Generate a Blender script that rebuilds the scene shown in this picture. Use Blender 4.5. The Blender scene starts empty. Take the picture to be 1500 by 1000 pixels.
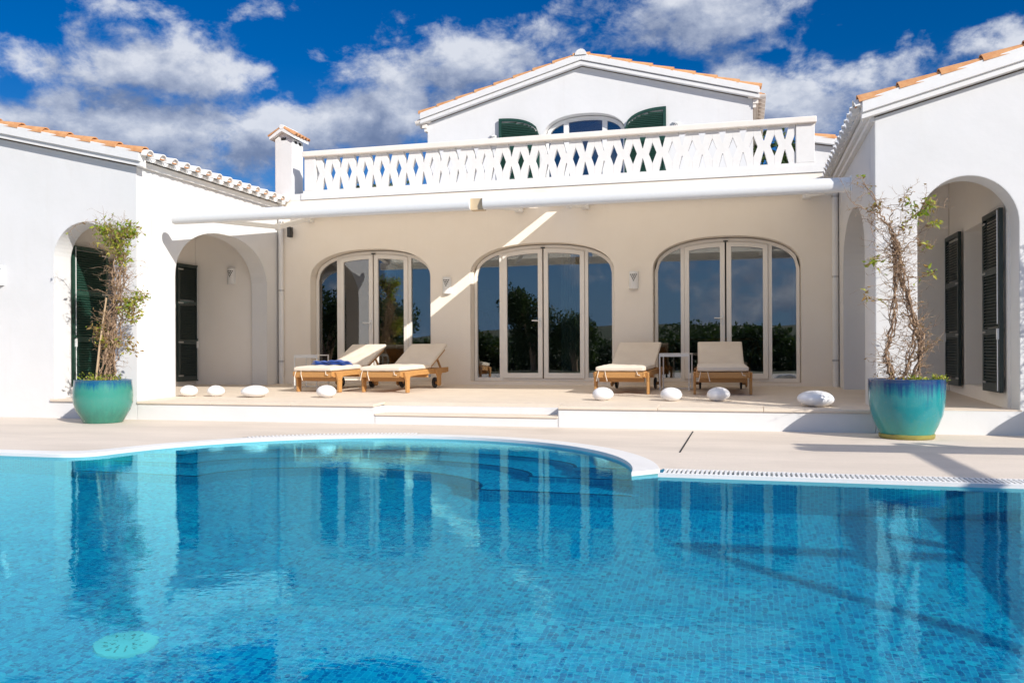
import bpy, bmesh, math, random
import numpy as np
from mathutils import Vector, Matrix
from mathutils.geometry import tessellate_polygon
SC = bpy.context.scene
COL = SC.collection
rad = math.radians

# ------------------------------------------------------------------ camera
YAW, ROLL, HC = rad(14.92), rad(-0.25), 0.90
cam = bpy.data.cameras.new('camera'); cam_o = bpy.data.objects.new('camera', cam); COL.objects.link(cam_o)
cam.sensor_width = 36; cam.lens = 30.62; cam.shift_y = 0.01; cam.clip_start = 0.05; cam.clip_end = 5000
_F = Vector((-math.sin(YAW), math.cos(YAW), 0)); _R = Vector((math.cos(YAW), math.sin(YAW), 0)); _U = Vector((0, 0, 1))
_r = _R*math.cos(ROLL) + _U*math.sin(ROLL); _u = _U*math.cos(ROLL) - _R*math.sin(ROLL)
cam_o.matrix_world = Matrix(((_r.x, _u.x, -_F.x, 0), (_r.y, _u.y, -_F.y, 0), (_r.z, _u.z, -_F.z, HC), (0, 0, 0, 1)))
SC.camera = cam_o

# ------------------------------------------------------------------ light
SUN = Vector((0.702, -0.516, 0.491)).normalized()
sl = bpy.data.lights.new('sun', 'SUN'); sl.energy = 2.85; sl.angle = rad(0.5); sl.color = (1.0, 0.965, 0.905)
so = bpy.data.objects.new('sun', sl); COL.objects.link(so)
so.rotation_euler = SUN.to_track_quat('Z', 'Y').to_euler(); so.location = SUN*40
SC.view_settings.view_transform = 'Standard'; SC.view_settings.look = 'None'; SC.view_settings.gamma = 1
SC.view_settings.exposure = 0.90
SC.cycles.use_denoising = True
SC.cycles.max_bounces = 12; SC.cycles.transparent_max_bounces = 16; SC.cycles.diffuse_bounces = 6
SC.cycles.sample_clamp_indirect = 6.0
SC.cycles.blur_glossy = 0.0

# ------------------------------------------------------------------ node helpers
class NT:
    def __init__(s, tree): s.t = tree; s.n = tree.nodes; s.l = tree.links
    def add(s, typ, **kw):
        n = s.n.new(typ)
        for k, v in kw.items(): setattr(n, k, v)
        return n
    def link(s, a, b): s.l.new(a, b)
    def sock(s, x, inp):
        if hasattr(x, 'links') or isinstance(x, bpy.types.NodeSocket): s.l.new(x, inp)
        else:
            try: inp.default_value = x
            except Exception: inp.default_value = tuple(x)
    def math(s, op, a, b=None, c=None, clamp=False):
        n = s.n.new('ShaderNodeMath'); n.operation = op; n.use_clamp = clamp
        for i, x in enumerate((a, b, c)):
            if x is not None: s.sock(x, n.inputs[i])
        return n.outputs[0]
    def vmath(s, op, a, b=None):
        n = s.n.new('ShaderNodeVectorMath'); n.operation = op
        s.sock(a, n.inputs[0])
        if b is not None:
            s.sock(b, n.inputs[3] if op == 'SCALE' else n.inputs[1])
        return n.outputs[1] if op in ('DOT_PRODUCT', 'LENGTH', 'DISTANCE') else n.outputs[0]
    def noise(s, vec, scale, detail=4, rough=.55, dist=0):
        n = s.n.new('ShaderNodeTexNoise'); n.inputs['Scale'].default_value = scale; n.inputs['Detail'].default_value = detail
        n.inputs['Roughness'].default_value = rough; n.inputs['Distortion'].default_value = dist
        if vec is not None: s.l.new(vec, n.inputs['Vector'])
        return n.outputs['Fac']
    def mix(s, f, a, b, mode='MIX'):
        n = s.n.new('ShaderNodeMix'); n.data_type = 'RGBA'; n.blend_type = mode
        s.sock(f, n.inputs[0]); s.sock(c4(a), n.inputs[6]); s.sock(c4(b), n.inputs[7])
        return n.outputs[2]
    def ramp(s, f, stops, interp='LINEAR'):
        n = s.n.new('ShaderNodeValToRGB'); n.color_ramp.interpolation = interp
        e = n.color_ramp.elements
        while len(e) < len(stops): e.new(.5)
        for el, (p, c) in zip(e, stops): el.position = p; el.color = c4(c)
        s.l.new(f, n.inputs[0]); return n.outputs[0]
    def range(s, x, a, b, c=0, d=1, smooth=False):
        n = s.n.new('ShaderNodeMapRange'); n.interpolation_type = 'SMOOTHSTEP' if smooth else 'LINEAR'
        for i, v in enumerate((x, a, b, c, d)): s.sock(v, n.inputs[i])
        return n.outputs[0]
def c4(x):
    if isinstance(x, (tuple, list)) and len(x) == 3: return (*x, 1)
    return x
MATS = {}
def new_mat(name):
    m = bpy.data.materials.new(name); m.use_nodes = True; t = NT(m.node_tree); t.n.clear()
    out = t.add('ShaderNodeOutputMaterial'); MATS[name] = m
    return m, t, out
def bump(t, height, strength=.3, dist=.01, normal=None):
    b = t.add('ShaderNodeBump'); b.inputs['Strength'].default_value = strength; b.inputs['Distance'].default_value = dist
    t.link(height, b.inputs['Height'])
    if normal is not None: t.link(normal, b.inputs['Normal'])
    return b.outputs[0]
def princ(name, color, rough=.6, metal=0, var=None, vscale=6, bmp=None, bscale=40, bdist=.004, coat=0, spec=.5, trans=0, sss=0):
    """Principled material with a noisy colour (var = second colour) and a noise bump."""
    m, t, out = new_mat(name)
    p = t.add('ShaderNodeBsdfPrincipled'); t.link(p.outputs[0], out.inputs[0])
    tc = t.add('ShaderNodeTexCoord').outputs['Object']
    p.inputs['Roughness'].default_value = rough; p.inputs['Metallic'].default_value = metal
    p.inputs['Coat Weight'].default_value = coat; p.inputs['Specular IOR Level'].default_value = spec
    if sss:
        p.inputs['Subsurface Weight'].default_value = sss; p.inputs['Subsurface Radius'].default_value = (.05, .05, .05)
    if var is not None:
        f = t.range(t.noise(tc, vscale, 6, .6), .3, .7)
        t.link(t.mix(f, color, var), p.inputs['Base Color'])
    else: p.inputs['Base Color'].default_value = c4(color)
    if bmp: t.link(bump(t, t.noise(tc, bscale, 5, .6), bmp, bdist), p.inputs['Normal'])
    return m

# ------------------------------------------------------------------ sky
world = bpy.data.worlds.new('World'); SC.world = world; world.use_nodes = True
w = NT(world.node_tree); w.n.clear()
wo = w.add('ShaderNodeOutputWorld'); bg = w.add('ShaderNodeBackground'); w.link(bg.outputs[0], wo.inputs[0])
sky = w.add('ShaderNodeTexSky'); sky.sky_type = 'NISHITA'; sky.sun_disc = False
sky.sun_elevation = math.asin(SUN.z); sky.sun_rotation = math.atan2(SUN.x, SUN.y); sky.altitude = 50
sky.air_density = 1.0; sky.dust_density = .3; sky.ozone_density = 2.5
bg.inputs[1].default_value = 0.12
hs = w.add('ShaderNodeHueSaturation'); hs.inputs['Saturation'].default_value = 1.55; hs.inputs['Value'].default_value = .385
w.link(sky.outputs[0], hs.inputs['Color'])
skyc = w.mix(1.0, hs.outputs[0], (.60, .72, 1.0), 'MULTIPLY')
gd = w.vmath('NORMALIZE', w.add('ShaderNodeTexCoord').outputs['Generated'])
sx = w.add('ShaderNodeSeparateXYZ'); w.link(gd, sx.inputs[0])
az = w.math('ARCTAN2', sx.outputs[0], sx.outputs[1]); el = w.math('ARCSINE', sx.outputs[2])
# the lowest few degrees fade to a pale blue horizon
skyc = w.mix(w.range(el, 0, rad(13), .9, 0), skyc, (.75, 1.45, 2.6))
# cloud banks: (azimuth, elevation, half width, half height, weight), degrees
CLOUDS = [(-44.6, 16.3, 4.4, 1.8, 1.0), (-35, 17.2, 6.2, 2.5, 1.0), (-38.5, 13.6, 8.5, 2.4, 1.1), (-28.0, 14.3, 6.2, 2.0, 1.1), (-36, 11.5, 4, 1.0, .8),
          (-22, 15.4, 6.5, 3.0, 1.1), (-15.5, 18.4, 5, 2.4, 1.0), (-2.5, 20.6, 7.0, 2.4, 1.0), (.0, 15.8, 5, 1.8, 1.0), (7, 15.9, 3.2, 1.8, 1.0),
          (4.5, 14.2, 5.5, 1.7, 1.0), (14.8, 17.0, 3.4, 1.4, 1.0), (-38.3, 20.0, 3.0, .9, .75), (-31.5, 20.7, 3.0, 1.0, .8), (9.5, 12.8, 5, 2.2, .9)]
def cloud_density(dvec, az, el):
    mp = w.add('ShaderNodeMapping'); mp.inputs['Scale'].default_value = (1, 1, 1.5); w.link(dvec, mp.inputs[0]); v = mp.outputs[0]
    n1 = w.math('ADD', w.math('MULTIPLY', w.noise(v, 7, 3, .5, .4), .45), w.math('MULTIPLY', w.noise(v, 17, 10, .62, .15), .55))
    acc = None
    for a, e, ha, he, k in CLOUDS:
        dx = w.math('MULTIPLY', w.math('SUBTRACT', az, rad(a)), 1/rad(ha)); dy = w.math('MULTIPLY', w.math('SUBTRACT', el, rad(e)), 1/rad(he))
        r2 = w.math('ADD', w.math('MULTIPLY', dx, dx), w.math('MULTIPLY', dy, dy))
        g = w.math('MULTIPLY', w.math('EXPONENT', w.math('MULTIPLY', r2, -.75)), k)
        acc = g if acc is None else w.math('ADD', w.math('MAXIMUM', acc, g), w.math('MULTIPLY', w.math('MINIMUM', acc, g), .25))
    # away from the named banks (behind and overhead) broken cloud everywhere
    away = w.math('MAXIMUM', w.range(w.math('ABSOLUTE', w.math('ADD', az, rad(14))), rad(38), rad(60)), w.range(el, rad(25), rad(34)))
    far = w.math('MULTIPLY', away, w.range(w.noise(dvec, 2.2, 3, .5), .36, .56, 0, 1.0))
    acc = w.math('MAXIMUM', acc, far)
    return w.math('ADD', acc, w.math('MULTIPLY', w.math('SUBTRACT', n1, .5), 4.2))
d0 = cloud_density(gd, az, el)
# light falls on the clouds from the sun's side and from above: compare with the density a little nearer the sun
off = w.vmath('NORMALIZE', w.vmath('ADD', gd, (0.022, 0.0, 0.030)))
sx2 = w.add('ShaderNodeSeparateXYZ'); w.link(off, sx2.inputs[0])
d1 = cloud_density(off, w.math('ARCTAN2', sx2.outputs[0], sx2.outputs[1]), w.math('ARCSINE', sx2.outputs[2]))
cover = w.range(d0, .42, 1.10, 0, 1, True)
lit = w.range(w.math('SUBTRACT', d0, d1), -.60, .80, 0, 1)
thin = w.range(d0, .5, 1.9, 1, 0)
litf = w.math('ADD', w.math('MULTIPLY', lit, .78), w.math('MULTIPLY', thin, .30), clamp=True)
ccol = w.ramp(litf, [(0, (.55, .78, 1.40)), (.35, (.95, 1.22, 1.9)), (.65, (2.0, 2.25, 2.85)), (.9, (3.3, 3.45, 3.8))])
# cloud above the frame is brightened beyond its ramp to add fill light
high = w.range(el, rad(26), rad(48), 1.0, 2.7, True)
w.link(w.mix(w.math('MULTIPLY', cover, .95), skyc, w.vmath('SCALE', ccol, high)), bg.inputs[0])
world.cycles.sampling_method = 'MANUAL'; world.cycles.sample_map_resolution = 512

# ------------------------------------------------------------------ materials
def plaster(name, col, col2, stain=.0):
    m, t, out = new_mat(name)
    p = t.add('ShaderNodeBsdfPrincipled'); t.link(p.outputs[0], out.inputs[0]); p.inputs['Roughness'].default_value = .85
    p.inputs['Specular IOR Level'].default_value = .25
    tc = t.add('ShaderNodeTexCoord').outputs['Object']
    f = t.range(t.noise(tc, 1.3, 6, .65), .35, .7)
    c = t.mix(f, col, col2)
    if stain:
        mp = t.add('ShaderNodeMapping'); mp.inputs['Scale'].default_value = (7, 7, .6); t.link(tc, mp.inputs[0])
        s = t.range(t.noise(mp.outputs[0], 1, 6, .6), .58, .75, 0, stain)
        c = t.mix(s, c, (.55, .5, .43))
    t.link(c, p.inputs['Base Color'])
    bv = t.add('ShaderNodeBevel'); bv.samples = 3; bv.inputs['Radius'].default_value = .018
    h = t.math('ADD', t.math('MULTIPLY', t.noise(tc, 3.0, 3, .5), 1.2), t.math('MULTIPLY', t.noise(tc, 45, 5, .6), .12))
    t.link(bump(t, h, .25, .02, bv.outputs[0]), p.inputs['Normal'])
    return m
FACADE = plaster('warm_plaster', (.88, .805, .705), (.85, .77, .665), .05)
PLASTER = plaster('white_plaster', (.725, .715, .705), (.69, .68, .665), .10)
CREAM = plaster('cream_plaster', (.88, .83, .765), (.85, .795, .725), .05)
TRIM = princ('white_trim', (.78, .765, .745), .5, var=(.74, .725, .70), vscale=9, bmp=.15)
RAIL = princ('cream_cast_stone', (.84, .78, .71), .8, var=(.78, .72, .65), vscale=5, bmp=.2, bscale=60)
SLAB = princ('sandstone_slab', (.74, .63, .51), .75, var=(.67, .565, .45), vscale=3, bmp=.2, bscale=70, bdist=.002)
TERRA = princ('terracotta', (.52, .22, .085), .85, var=(.66, .36, .16), vscale=9, bmp=.4, bscale=60)
TERRA2 = princ('weathered_terracotta', (.62, .33, .15), .85, var=(.42, .17, .07), vscale=7, bmp=.4, bscale=60)
DARK = princ('dark_void', (.02, .018, .016), .9)
GREEN = princ('dark_green_paint', (.014, .050, .034), .36, var=(.018, .06, .042), vscale=12, bmp=.08, bscale=90)
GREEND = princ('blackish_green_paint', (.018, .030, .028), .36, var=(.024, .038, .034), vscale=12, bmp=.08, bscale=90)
FRAME = princ('cream_lacquer', (.86, .81, .74), .35, var=(.83, .78, .71), vscale=4, bmp=.05)
METALW = princ('white_powder_coat', (.80, .79, .77), .4, var=(.77, .76, .74), vscale=20)
METALG = princ('brushed_steel', (.55, .54, .52), .3, 1.0)
BLACK = princ('black_plastic', (.015, .015, .016), .45, var=(.02, .02, .02), vscale=30)
TEAK = None
def wood(name, a, b, scl):
    m, t, out = new_mat(name)
    p = t.add('ShaderNodeBsdfPrincipled'); t.link(p.outputs[0], out.inputs[0]); p.inputs['Roughness'].default_value = .5
    tc = t.add('ShaderNodeTexCoord').outputs['Object']
    mp = t.add('ShaderNodeMapping'); mp.inputs['Scale'].default_value = scl; t.link(tc, mp.inputs[0])
    f = t.noise(mp.outputs[0], 6, 6, .65, 1.2)
    t.link(t.mix(t.range(f, .3, .7), a, b), p.inputs['Base Color'])
    t.link(bump(t, f, .2, .002), p.inputs['Normal']); return m
TEAK = wood('oiled_teak', (.56, .30, .10), (.42, .20, .065), (10, 1.2, 10))
TIMBER = wood('grey_timber', (.30, .22, .15), (.22, .16, .11), (8, 2, 8))
def fabric(name, a, b):
    m, t, out = new_mat(name)
    p = t.add('ShaderNodeBsdfPrincipled'); t.link(p.outputs[0], out.inputs[0]); p.inputs['Roughness'].default_value = .95
    p.inputs['Specular IOR Level'].default_value = .15; p.inputs['Sheen Weight'].default_value = .2
    tc = t.add('ShaderNodeTexCoord').outputs['Object']
    t.link(t.mix(t.range(t.noise(tc, 3, 5, .6), .35, .65), a, b), p.inputs['Base Color'])
    h = t.math('ADD', t.noise(tc, 260, 2, .5), t.math('MULTIPLY', t.noise(tc, 7, 3, .5), 5))
    t.link(bump(t, h, .3, .004), p.inputs['Normal']); return m
CUSH = fabric('cream_canvas', (.77, .675, .56), (.73, .63, .52))
BLUE = fabric('blue_terry', (.006, .07, .36), (.004, .05, .28))
# awning cloth lets some sun through
AWN, t, out = new_mat('awning_cloth')
d_ = t.add('ShaderNodeBsdfDiffuse'); d_.inputs[0].default_value = (.86, .80, .70, 1)
tr = t.add('ShaderNodeBsdfTranslucent'); tr.inputs[0].default_value = (.94, .83, .66, 1)
mx = t.add('ShaderNodeMixShader'); mx.inputs[0].default_value = .55
t.link(d_.outputs[0], mx.inputs[1]); t.link(tr.outputs[0], mx.inputs[2]); t.link(mx.outputs[0], out.inputs[0])
# window glass: thin sheet, Fresnel reflection over a slightly grey transmission
GLASS, t, out = new_mat('window_glass')
fr = t.add('ShaderNodeFresnel'); fr.inputs[0].default_value = 2.5
ta = t.add('ShaderNodeBsdfTransparent'); ta.inputs[0].default_value = (.72, .76, .74, 1)
gl = t.add('ShaderNodeBsdfGlossy'); gl.inputs['Roughness'].default_value = 0.0; gl.inputs[0].default_value = (.95, .97, 1, 1)
tc = t.add('ShaderNodeTexCoord').outputs['Object']
t.link(bump(t, t.noise(tc, 1.1, 2, .5), .04, .02), gl.inputs['Normal'])
mx = t.add('ShaderNodeMixShader'); t.link(fr.outputs[0], mx.inputs[0]); t.link(ta.outputs[0], mx.inputs[1]); t.link(gl.outputs[0], mx.inputs[2]); t.link(mx.outputs[0], out.inputs[0])
# glazed pots
def glaze(name, top, mid, low, ztop, z1=.66, z2=.90, runs=.8):
    m, t, out = new_mat(name)
    p = t.add('ShaderNodeBsdfPrincipled'); t.link(p.outputs[0], out.inputs[0]); p.inputs['Roughness'].default_value = .24
    p.inputs['Coat Weight'].default_value = .3; p.inputs['Coat Roughness'].default_value = .12
    tc = t.add('ShaderNodeTexCoord').outputs['Object']; s = t.add('ShaderNodeSeparateXYZ'); t.link(tc, s.inputs[0])
    mp = t.add('ShaderNodeMapping'); mp.inputs['Scale'].default_value = (14, 14, .8); t.link(tc, mp.inputs[0])
    drip = t.noise(mp.outputs[0], 1.2, 6, .65)
    z = t.math('ADD', t.math('DIVIDE', s.outputs[2], ztop), t.math('MULTIPLY', t.math('SUBTRACT', drip, .5), .55))
    c = t.ramp(z, [(0, low), (.40, mid), (z1, mid), (z2, top), (1, top)])
    sp = t.range(t.noise(tc, 30, 5, .7), .52, .75, 0, .35)
    c = t.mix(sp, c, t.mix(.5, low, (.18, .30, .22)))
    c = t.mix(t.range(drip, .3, .7, .25, 0), c, (.02, .16, .17))
    c = t.mix(t.math('MULTIPLY', t.range(s.outputs[2], ztop*.45, ztop*.97, 0, runs), t.range(drip, .50, .62)), c, top)
    t.link(c, p.inputs['Base Color']); t.link(bump(t, drip, .12, .01), p.inputs['Normal']); return m
GLAZE_L = glaze('jade_glaze', (.004, .09, .20), (.042, .26, .195), (.04, .185, .12), .545, .80, .99, .15)
GLAZE_R = glaze('turquoise_glaze', (.003, .035, .15), (.012, .25, .27), (.05, .29, .22), .59, .74, .97)
OLIVE = princ('olive_clay', (.34, .31, .07), .5, var=(.24, .20, .05), vscale=14)
SOIL = princ('potting_soil', (.05, .035, .022), 1, var=(.08, .055, .035), vscale=40, bmp=.8, bscale=60)
BARK = princ('vine_bark', (.46, .32, .21), .9, var=(.20, .12, .07), vscale=30, bmp=.6, bscale=120)
CANE = princ('dry_cane', (.55, .40, .24), .7, var=(.45, .31, .18), vscale=20)
def leafmat(name, a, b, c):
    m, t, out = new_mat(name)
    oi = t.add('ShaderNodeNewGeometry')
    f = oi.outputs['Random Per Island']
    col = t.ramp(f, [(0, a), (.5, b), (1, c)])
    p = t.add('ShaderNodeBsdfPrincipled'); p.inputs['Roughness'].default_value = .5; t.link(col, p.inputs['Base Color'])
    tr = t.add('ShaderNodeBsdfTranslucent'); t.link(t.mix(1, col, (1.3, 1.35, .6), 'MULTIPLY'), tr.inputs[0])
    mx = t.add('ShaderNodeMixShader'); mx.inputs[0].default_value = .35
    t.link(p.outputs[0], mx.inputs[1]); t.link(tr.outputs[0], mx.inputs[2]); t.link(mx.outputs[0], out.inputs[0]); return m
LEAF = leafmat('vine_leaf', (.17, .28, .02), (.30, .36, .03), (.46, .38, .08))
LEAFDRY = leafmat('dry_leaf', (.30, .19, .07), (.24, .15, .06), (.34, .24, .09))
LEAFD = leafmat('garden_leaf', (.024, .05, .014), (.04, .075, .02), (.07, .10, .03))
EGG, t, out = new_mat('opal_plastic')
p = t.add('ShaderNodeBsdfPrincipled'); t.link(p.outputs[0], out.inputs[0]); p.inputs['Base Color'].default_value = (.84, .83, .83, 1)
p.inputs['Roughness'].default_value = .22; p.inputs['Subsurface Weight'].default_value = .25; p.inputs['Subsurface Radius'].default_value = (.03, .03, .03)
# decking of cast stone
DECK, t, out = new_mat('cast_stone_paving')
p = t.add('ShaderNodeBsdfPrincipled'); t.link(p.outputs[0], out.inputs[0]); p.inputs['Roughness'].default_value = .7
p.inputs['Specular IOR Level'].default_value = .3
tc = t.add('ShaderNodeTexCoord').outputs['Object']
mp = t.add('ShaderNodeMapping'); mp.inputs['Scale'].default_value = (.5, 1.6, 1); t.link(tc, mp.inputs[0])
c = t.mix(t.range(t.noise(mp.outputs[0], 1.2, 8, .65), .3, .7), (.76, .65, .54), (.62, .525, .43))
c = t.mix(t.range(t.noise(tc, 35, 4, .7), .5, .8, 0, .25), c, (.40, .33, .26))
c = t.mix(t.range(t.noise(tc, .6, 5, .6, 1), .55, .75, 0, .3), c, (.44, .36, .29))
t.link(c, p.inputs['Base Color']); t.link(bump(t, t.noise(tc, 60, 5, .6), .2, .003), p.inputs['Normal'])
GROUND = princ('dry_earth', (.23, .19, .13), 1, var=(.14, .15, .07), vscale=.6, bmp=.5, bscale=8, bdist=.05)
COPING = princ('white_coping', (.80, .775, .74), .5, var=(.74, .71, .67), vscale=4, bmp=.08)
# glass mosaic: every tile its own blue, pale grout
def mosaic(name):
    m, t, out = new_mat(name)
    p = t.add('ShaderNodeBsdfPrincipled'); t.link(p.outputs[0], out.inputs[0]); p.inputs['Roughness'].default_value = .35
    uv = t.add('ShaderNodeTexCoord').outputs['UV']
    s = t.vmath('SCALE', uv, 36.0)
    fl = t.vmath('FLOOR', s); frc = t.vmath('FRACTION', s)
    wn = t.add('ShaderNodeTexWhiteNoise'); wn.noise_dimensions = '2D'; t.link(fl, wn.inputs['Vector'])
    col = t.ramp(wn.outputs['Value'], [(0, (.0, .10, .30)), (.2, (.0, .19, .43)), (.5, (.0, .29, .53)), (.8, (.001, .38, .59)), (1, (.004, .54, .68))])
    big = t.range(t.noise(uv, .9, 4, .6), .35, .65)
    col = t.mix(t.math('MULTIPLY', big, .35), col, (.001, .34, .53))
    sp = t.add('ShaderNodeSeparateXYZ'); t.link(frc, sp.inputs[0])
    ex = t.math('ABSOLUTE', t.math('SUBTRACT', sp.outputs[0], .5)); ey = t.math('ABSOLUTE', t.math('SUBTRACT', sp.outputs[1], .5))
    g = t.range(t.math('MAXIMUM', ex, ey), .40, .45)
    t.link(t.mix(t.math('MULTIPLY', g, .8), col, (.06, .58, .70)), p.inputs['Base Color']); return m
MOSAIC = mosaic('blue_mosaic')
# water
WATER, t, out = new_mat('pool_water')
tc = t.add('ShaderNodeTexCoord').outputs['Object']
mp = t.add('ShaderNodeMapping'); mp.inputs['Scale'].default_value = (1, 1.5, 1); t.link(tc, mp.inputs[0])
h = t.math('ADD', t.math('MULTIPLY', t.noise(mp.outputs[0], 1.8, 2, .5, .4), .8), t.math('MULTIPLY', t.noise(mp.outputs[0], 13, 2, .5, .5), .13))
nb = bump(t, t.noise(mp.outputs[0], 16, 2, .5, .5), .012, .05)
g = t.add('ShaderNodeBsdfGlass'); g.inputs['IOR'].default_value = 1.35; g.inputs['Roughness'].default_value = 0; g.inputs[0].default_value = (.34, .95, 1, 1)
t.link(nb, g.inputs['Normal']); t.link(g.outputs[0], out.inputs[0])

# ------------------------------------------------------------------ mesh builder
def wloc(o):
    v = Vector((0, 0, 0))
    while o is not None: v += o.location; o = o.parent
    return v
class MB:
    def __init__(s): s.v = []; s.f = []
    def add(s, vs, fs):
        b = len(s.v); s.v += [tuple(x) for x in vs]; s.f += [tuple(i+b for i in f) for f in fs]; return s
    def box(s, x0, x1, y0, y1, z0, z1):
        return s.add([(x0,y0,z0),(x1,y0,z0),(x1,y1,z0),(x0,y1,z0),(x0,y0,z1),(x1,y0,z1),(x1,y1,z1),(x0,y1,z1)],
                     [(0,3,2,1),(4,5,6,7),(0,1,5,4),(1,2,6,5),(2,3,7,6),(3,0,4,7)])
    def bar(s, a, b, w, h, up=(0, 0, 1)):
        a = Vector(a); b = Vector(b); d = (b-a).normalized(); sd = d.cross(Vector(up))
        if sd.length < 1e-4: sd = d.cross(Vector((0, 1, 0)))
        sd.normalize(); u = sd.cross(d).normalized(); vs = []
        for p_ in (a, b):
            for i, j in ((-1,-1),(1,-1),(1,1),(-1,1)): vs.append(p_ + sd*(i*w/2) + u*(j*h/2))
        return s.add(vs, [(0,3,2,1),(4,5,6,7),(0,1,5,4),(1,2,6,5),(2,3,7,6),(3,0,4,7)])
    def prism(s, loops, fmap, t0, t1):
        """2D outline loops[0] with holes loops[1:], mapped by fmap(a, b, t) and given thickness from t0 to t1."""
        flat = [q for l in loops for q in l]; n = len(flat)
        tris = tessellate_polygon([[Vector((a, b, 0)) for a, b in l] for l in loops])
        vs = [fmap(a, b, t0) for a, b in flat] + [fmap(a, b, t1) for a, b in flat]
        fs = [tuple(t) for t in tris] + [(t[2]+n, t[1]+n, t[0]+n) for t in tris]
        k = 0
        for l in loops:
            m = len(l)
            for i in range(m):
                j = (i+1) % m; fs.append((k+i, k+j, k+j+n, k+i+n))
            k += m
        return s.add(vs, fs)
    def sheet(s, loops, z):
        flat = [q for l in loops for q in l]
        tris = tessellate_polygon([[Vector((a, b, 0)) for a, b in l] for l in loops])
        return s.add([(a, b, z) for a, b in flat], [tuple(t) for t in tris])
    def tube(s, pts, r, n=8, cap=True):
        pts = [Vector(p_) for p_ in pts]; m = len(pts); rr = r if isinstance(r, (list, tuple)) else [r]*m
        vs = []; ref = Vector((.31, .17, .93))
        for i, p_ in enumerate(pts):
            d = (pts[min(i+1, m-1)] - pts[max(i-1, 0)])
            d = d.normalized() if d.length > 1e-7 else Vector((0, 0, 1))
            a = d.cross(ref); a = a.normalized() if a.length > 1e-3 else d.cross(Vector((1, 0, 0))).normalized()
            b = d.cross(a)
            for k in range(n):
                th = 2*math.pi*k/n; vs.append(p_ + (a*math.cos(th) + b*math.sin(th))*rr[i])
        fs = [(i*n+k, i*n+(k+1) % n, (i+1)*n+(k+1) % n, (i+1)*n+k) for i in range(m-1) for k in range(n)]
        if cap: fs += [tuple(range(n))[::-1], tuple((m-1)*n+k for k in range(n))]
        return s.add(vs, fs)
    def lathe(s, prof, n=48, c=(0, 0, 0)):
        m = len(prof); vs = []
        for r, z in prof:
            for k in range(n):
                th = 2*math.pi*k/n; vs.append((c[0]+r*math.cos(th), c[1]+r*math.sin(th), c[2]+z))
        fs = [(i*n+k, i*n+(k+1) % n, (i+1)*n+(k+1) % n, (i+1)*n+k) for i in range(m-1) for k in range(n)]
        if prof[0][0] > 1e-6: fs.append(tuple(range(n))[::-1])
        if prof[-1][0] > 1e-6: fs.append(tuple((m-1)*n+k for k in range(n)))
        return s.add(vs, fs)
    def ellipsoid(s, c, r, n=24, m=14, fn=None):
        vs = []; 
        for i in range(m+1):
            ph = math.pi*i/m - math.pi/2
            for k in range(n):
                th = 2*math.pi*k/n
                q = [math.cos(ph)*math.cos(th), math.cos(ph)*math.sin(th), math.sin(ph)]
                if fn: q = fn(q)
                vs.append((c[0]+r[0]*q[0], c[1]+r[1]*q[1], c[2]+r[2]*q[2]))
        return s.add(vs, [(i*n+k, i*n+(k+1) % n, (i+1)*n+(k+1) % n, (i+1)*n+k) for i in range(m) for k in range(n)])
    def halftile(s, a, b, ra, rb, up=(0, 0, 1), n=8, th=.014, closed=False):
        """barrel tile from a to b (centres of its end semicircles), hollow shell of thickness th (or solid)."""
        a = Vector(a); b = Vector(b); d = (b-a).normalized(); sd = d.cross(Vector(up)).normalized(); u = sd.cross(d).normalized()
        vs = []
        for c_, r in ((a, ra), (b, rb)):
            for off in (0, th):
                for k in range(n+1):
                    ang = math.pi*k/n; vs.append(c_ + sd*((r-off)*math.cos(ang)) + u*((r-off)*math.sin(ang)))
        q = n+1; fs = []
        for k in range(n):
            fs += [(k, k+1, 2*q+k+1, 2*q+k), (q+k+1, q+k, 3*q+k, 3*q+k+1), (k+1, k, q+k, q+k+1), (2*q+k, 2*q+k+1, 3*q+k+1, 3*q+k)]
        fs += [(0, 2*q, 3*q, q), (n, q+n, 3*q+n, 2*q+n)]
        if closed: fs += [tuple(range(q, 2*q))]
        return s.add(vs, fs)
    def build(s, name, mat, parent=None, smooth=False, loc=None, uvf=None, recalc=True, bev=0):
        off = Vector(loc) if loc is not None else (wloc(parent) if parent else Vector((0, 0, 0)))
        me = bpy.data.meshes.new(name)
        me.from_pydata([(x-off.x, y-off.y, z-off.z) for x, y, z in s.v], [], s.f)
        if recalc:
            bm = bmesh.new(); bm.from_mesh(me); bmesh.ops.recalc_face_normals(bm, faces=bm.faces); bm.to_mesh(me); bm.free()
        for mm in (mat if isinstance(mat, (list, tuple)) else [mat]): me.materials.append(mm)
        if smooth:
            me.shade_smooth() if smooth is True else None
            if smooth is not True: me.set_sharp_from_angle(angle=rad(smooth)); 
            if smooth is not True: me.polygons.foreach_set('use_smooth', [True]*len(me.polygons))
        if uvf:
            ul = me.uv_layers.new(name='UVMap')
            for pl in me.polygons:
                for li in pl.loop_indices:
                    co = me.vertices[me.loops[li].vertex_index].co + off
                    ul.data[li].uv = uvf(co, pl.normal)
        o = bpy.data.objects.new(name, me); COL.objects.link(o)
        if parent: o.parent = parent
        elif loc is not None: o.location = loc
        if bev:
            md = o.modifiers.new('bevel', 'BEVEL'); md.width = bev; md.segments = 2; md.limit_method = 'ANGLE'; md.angle_limit = rad(40)
        return o
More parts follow.
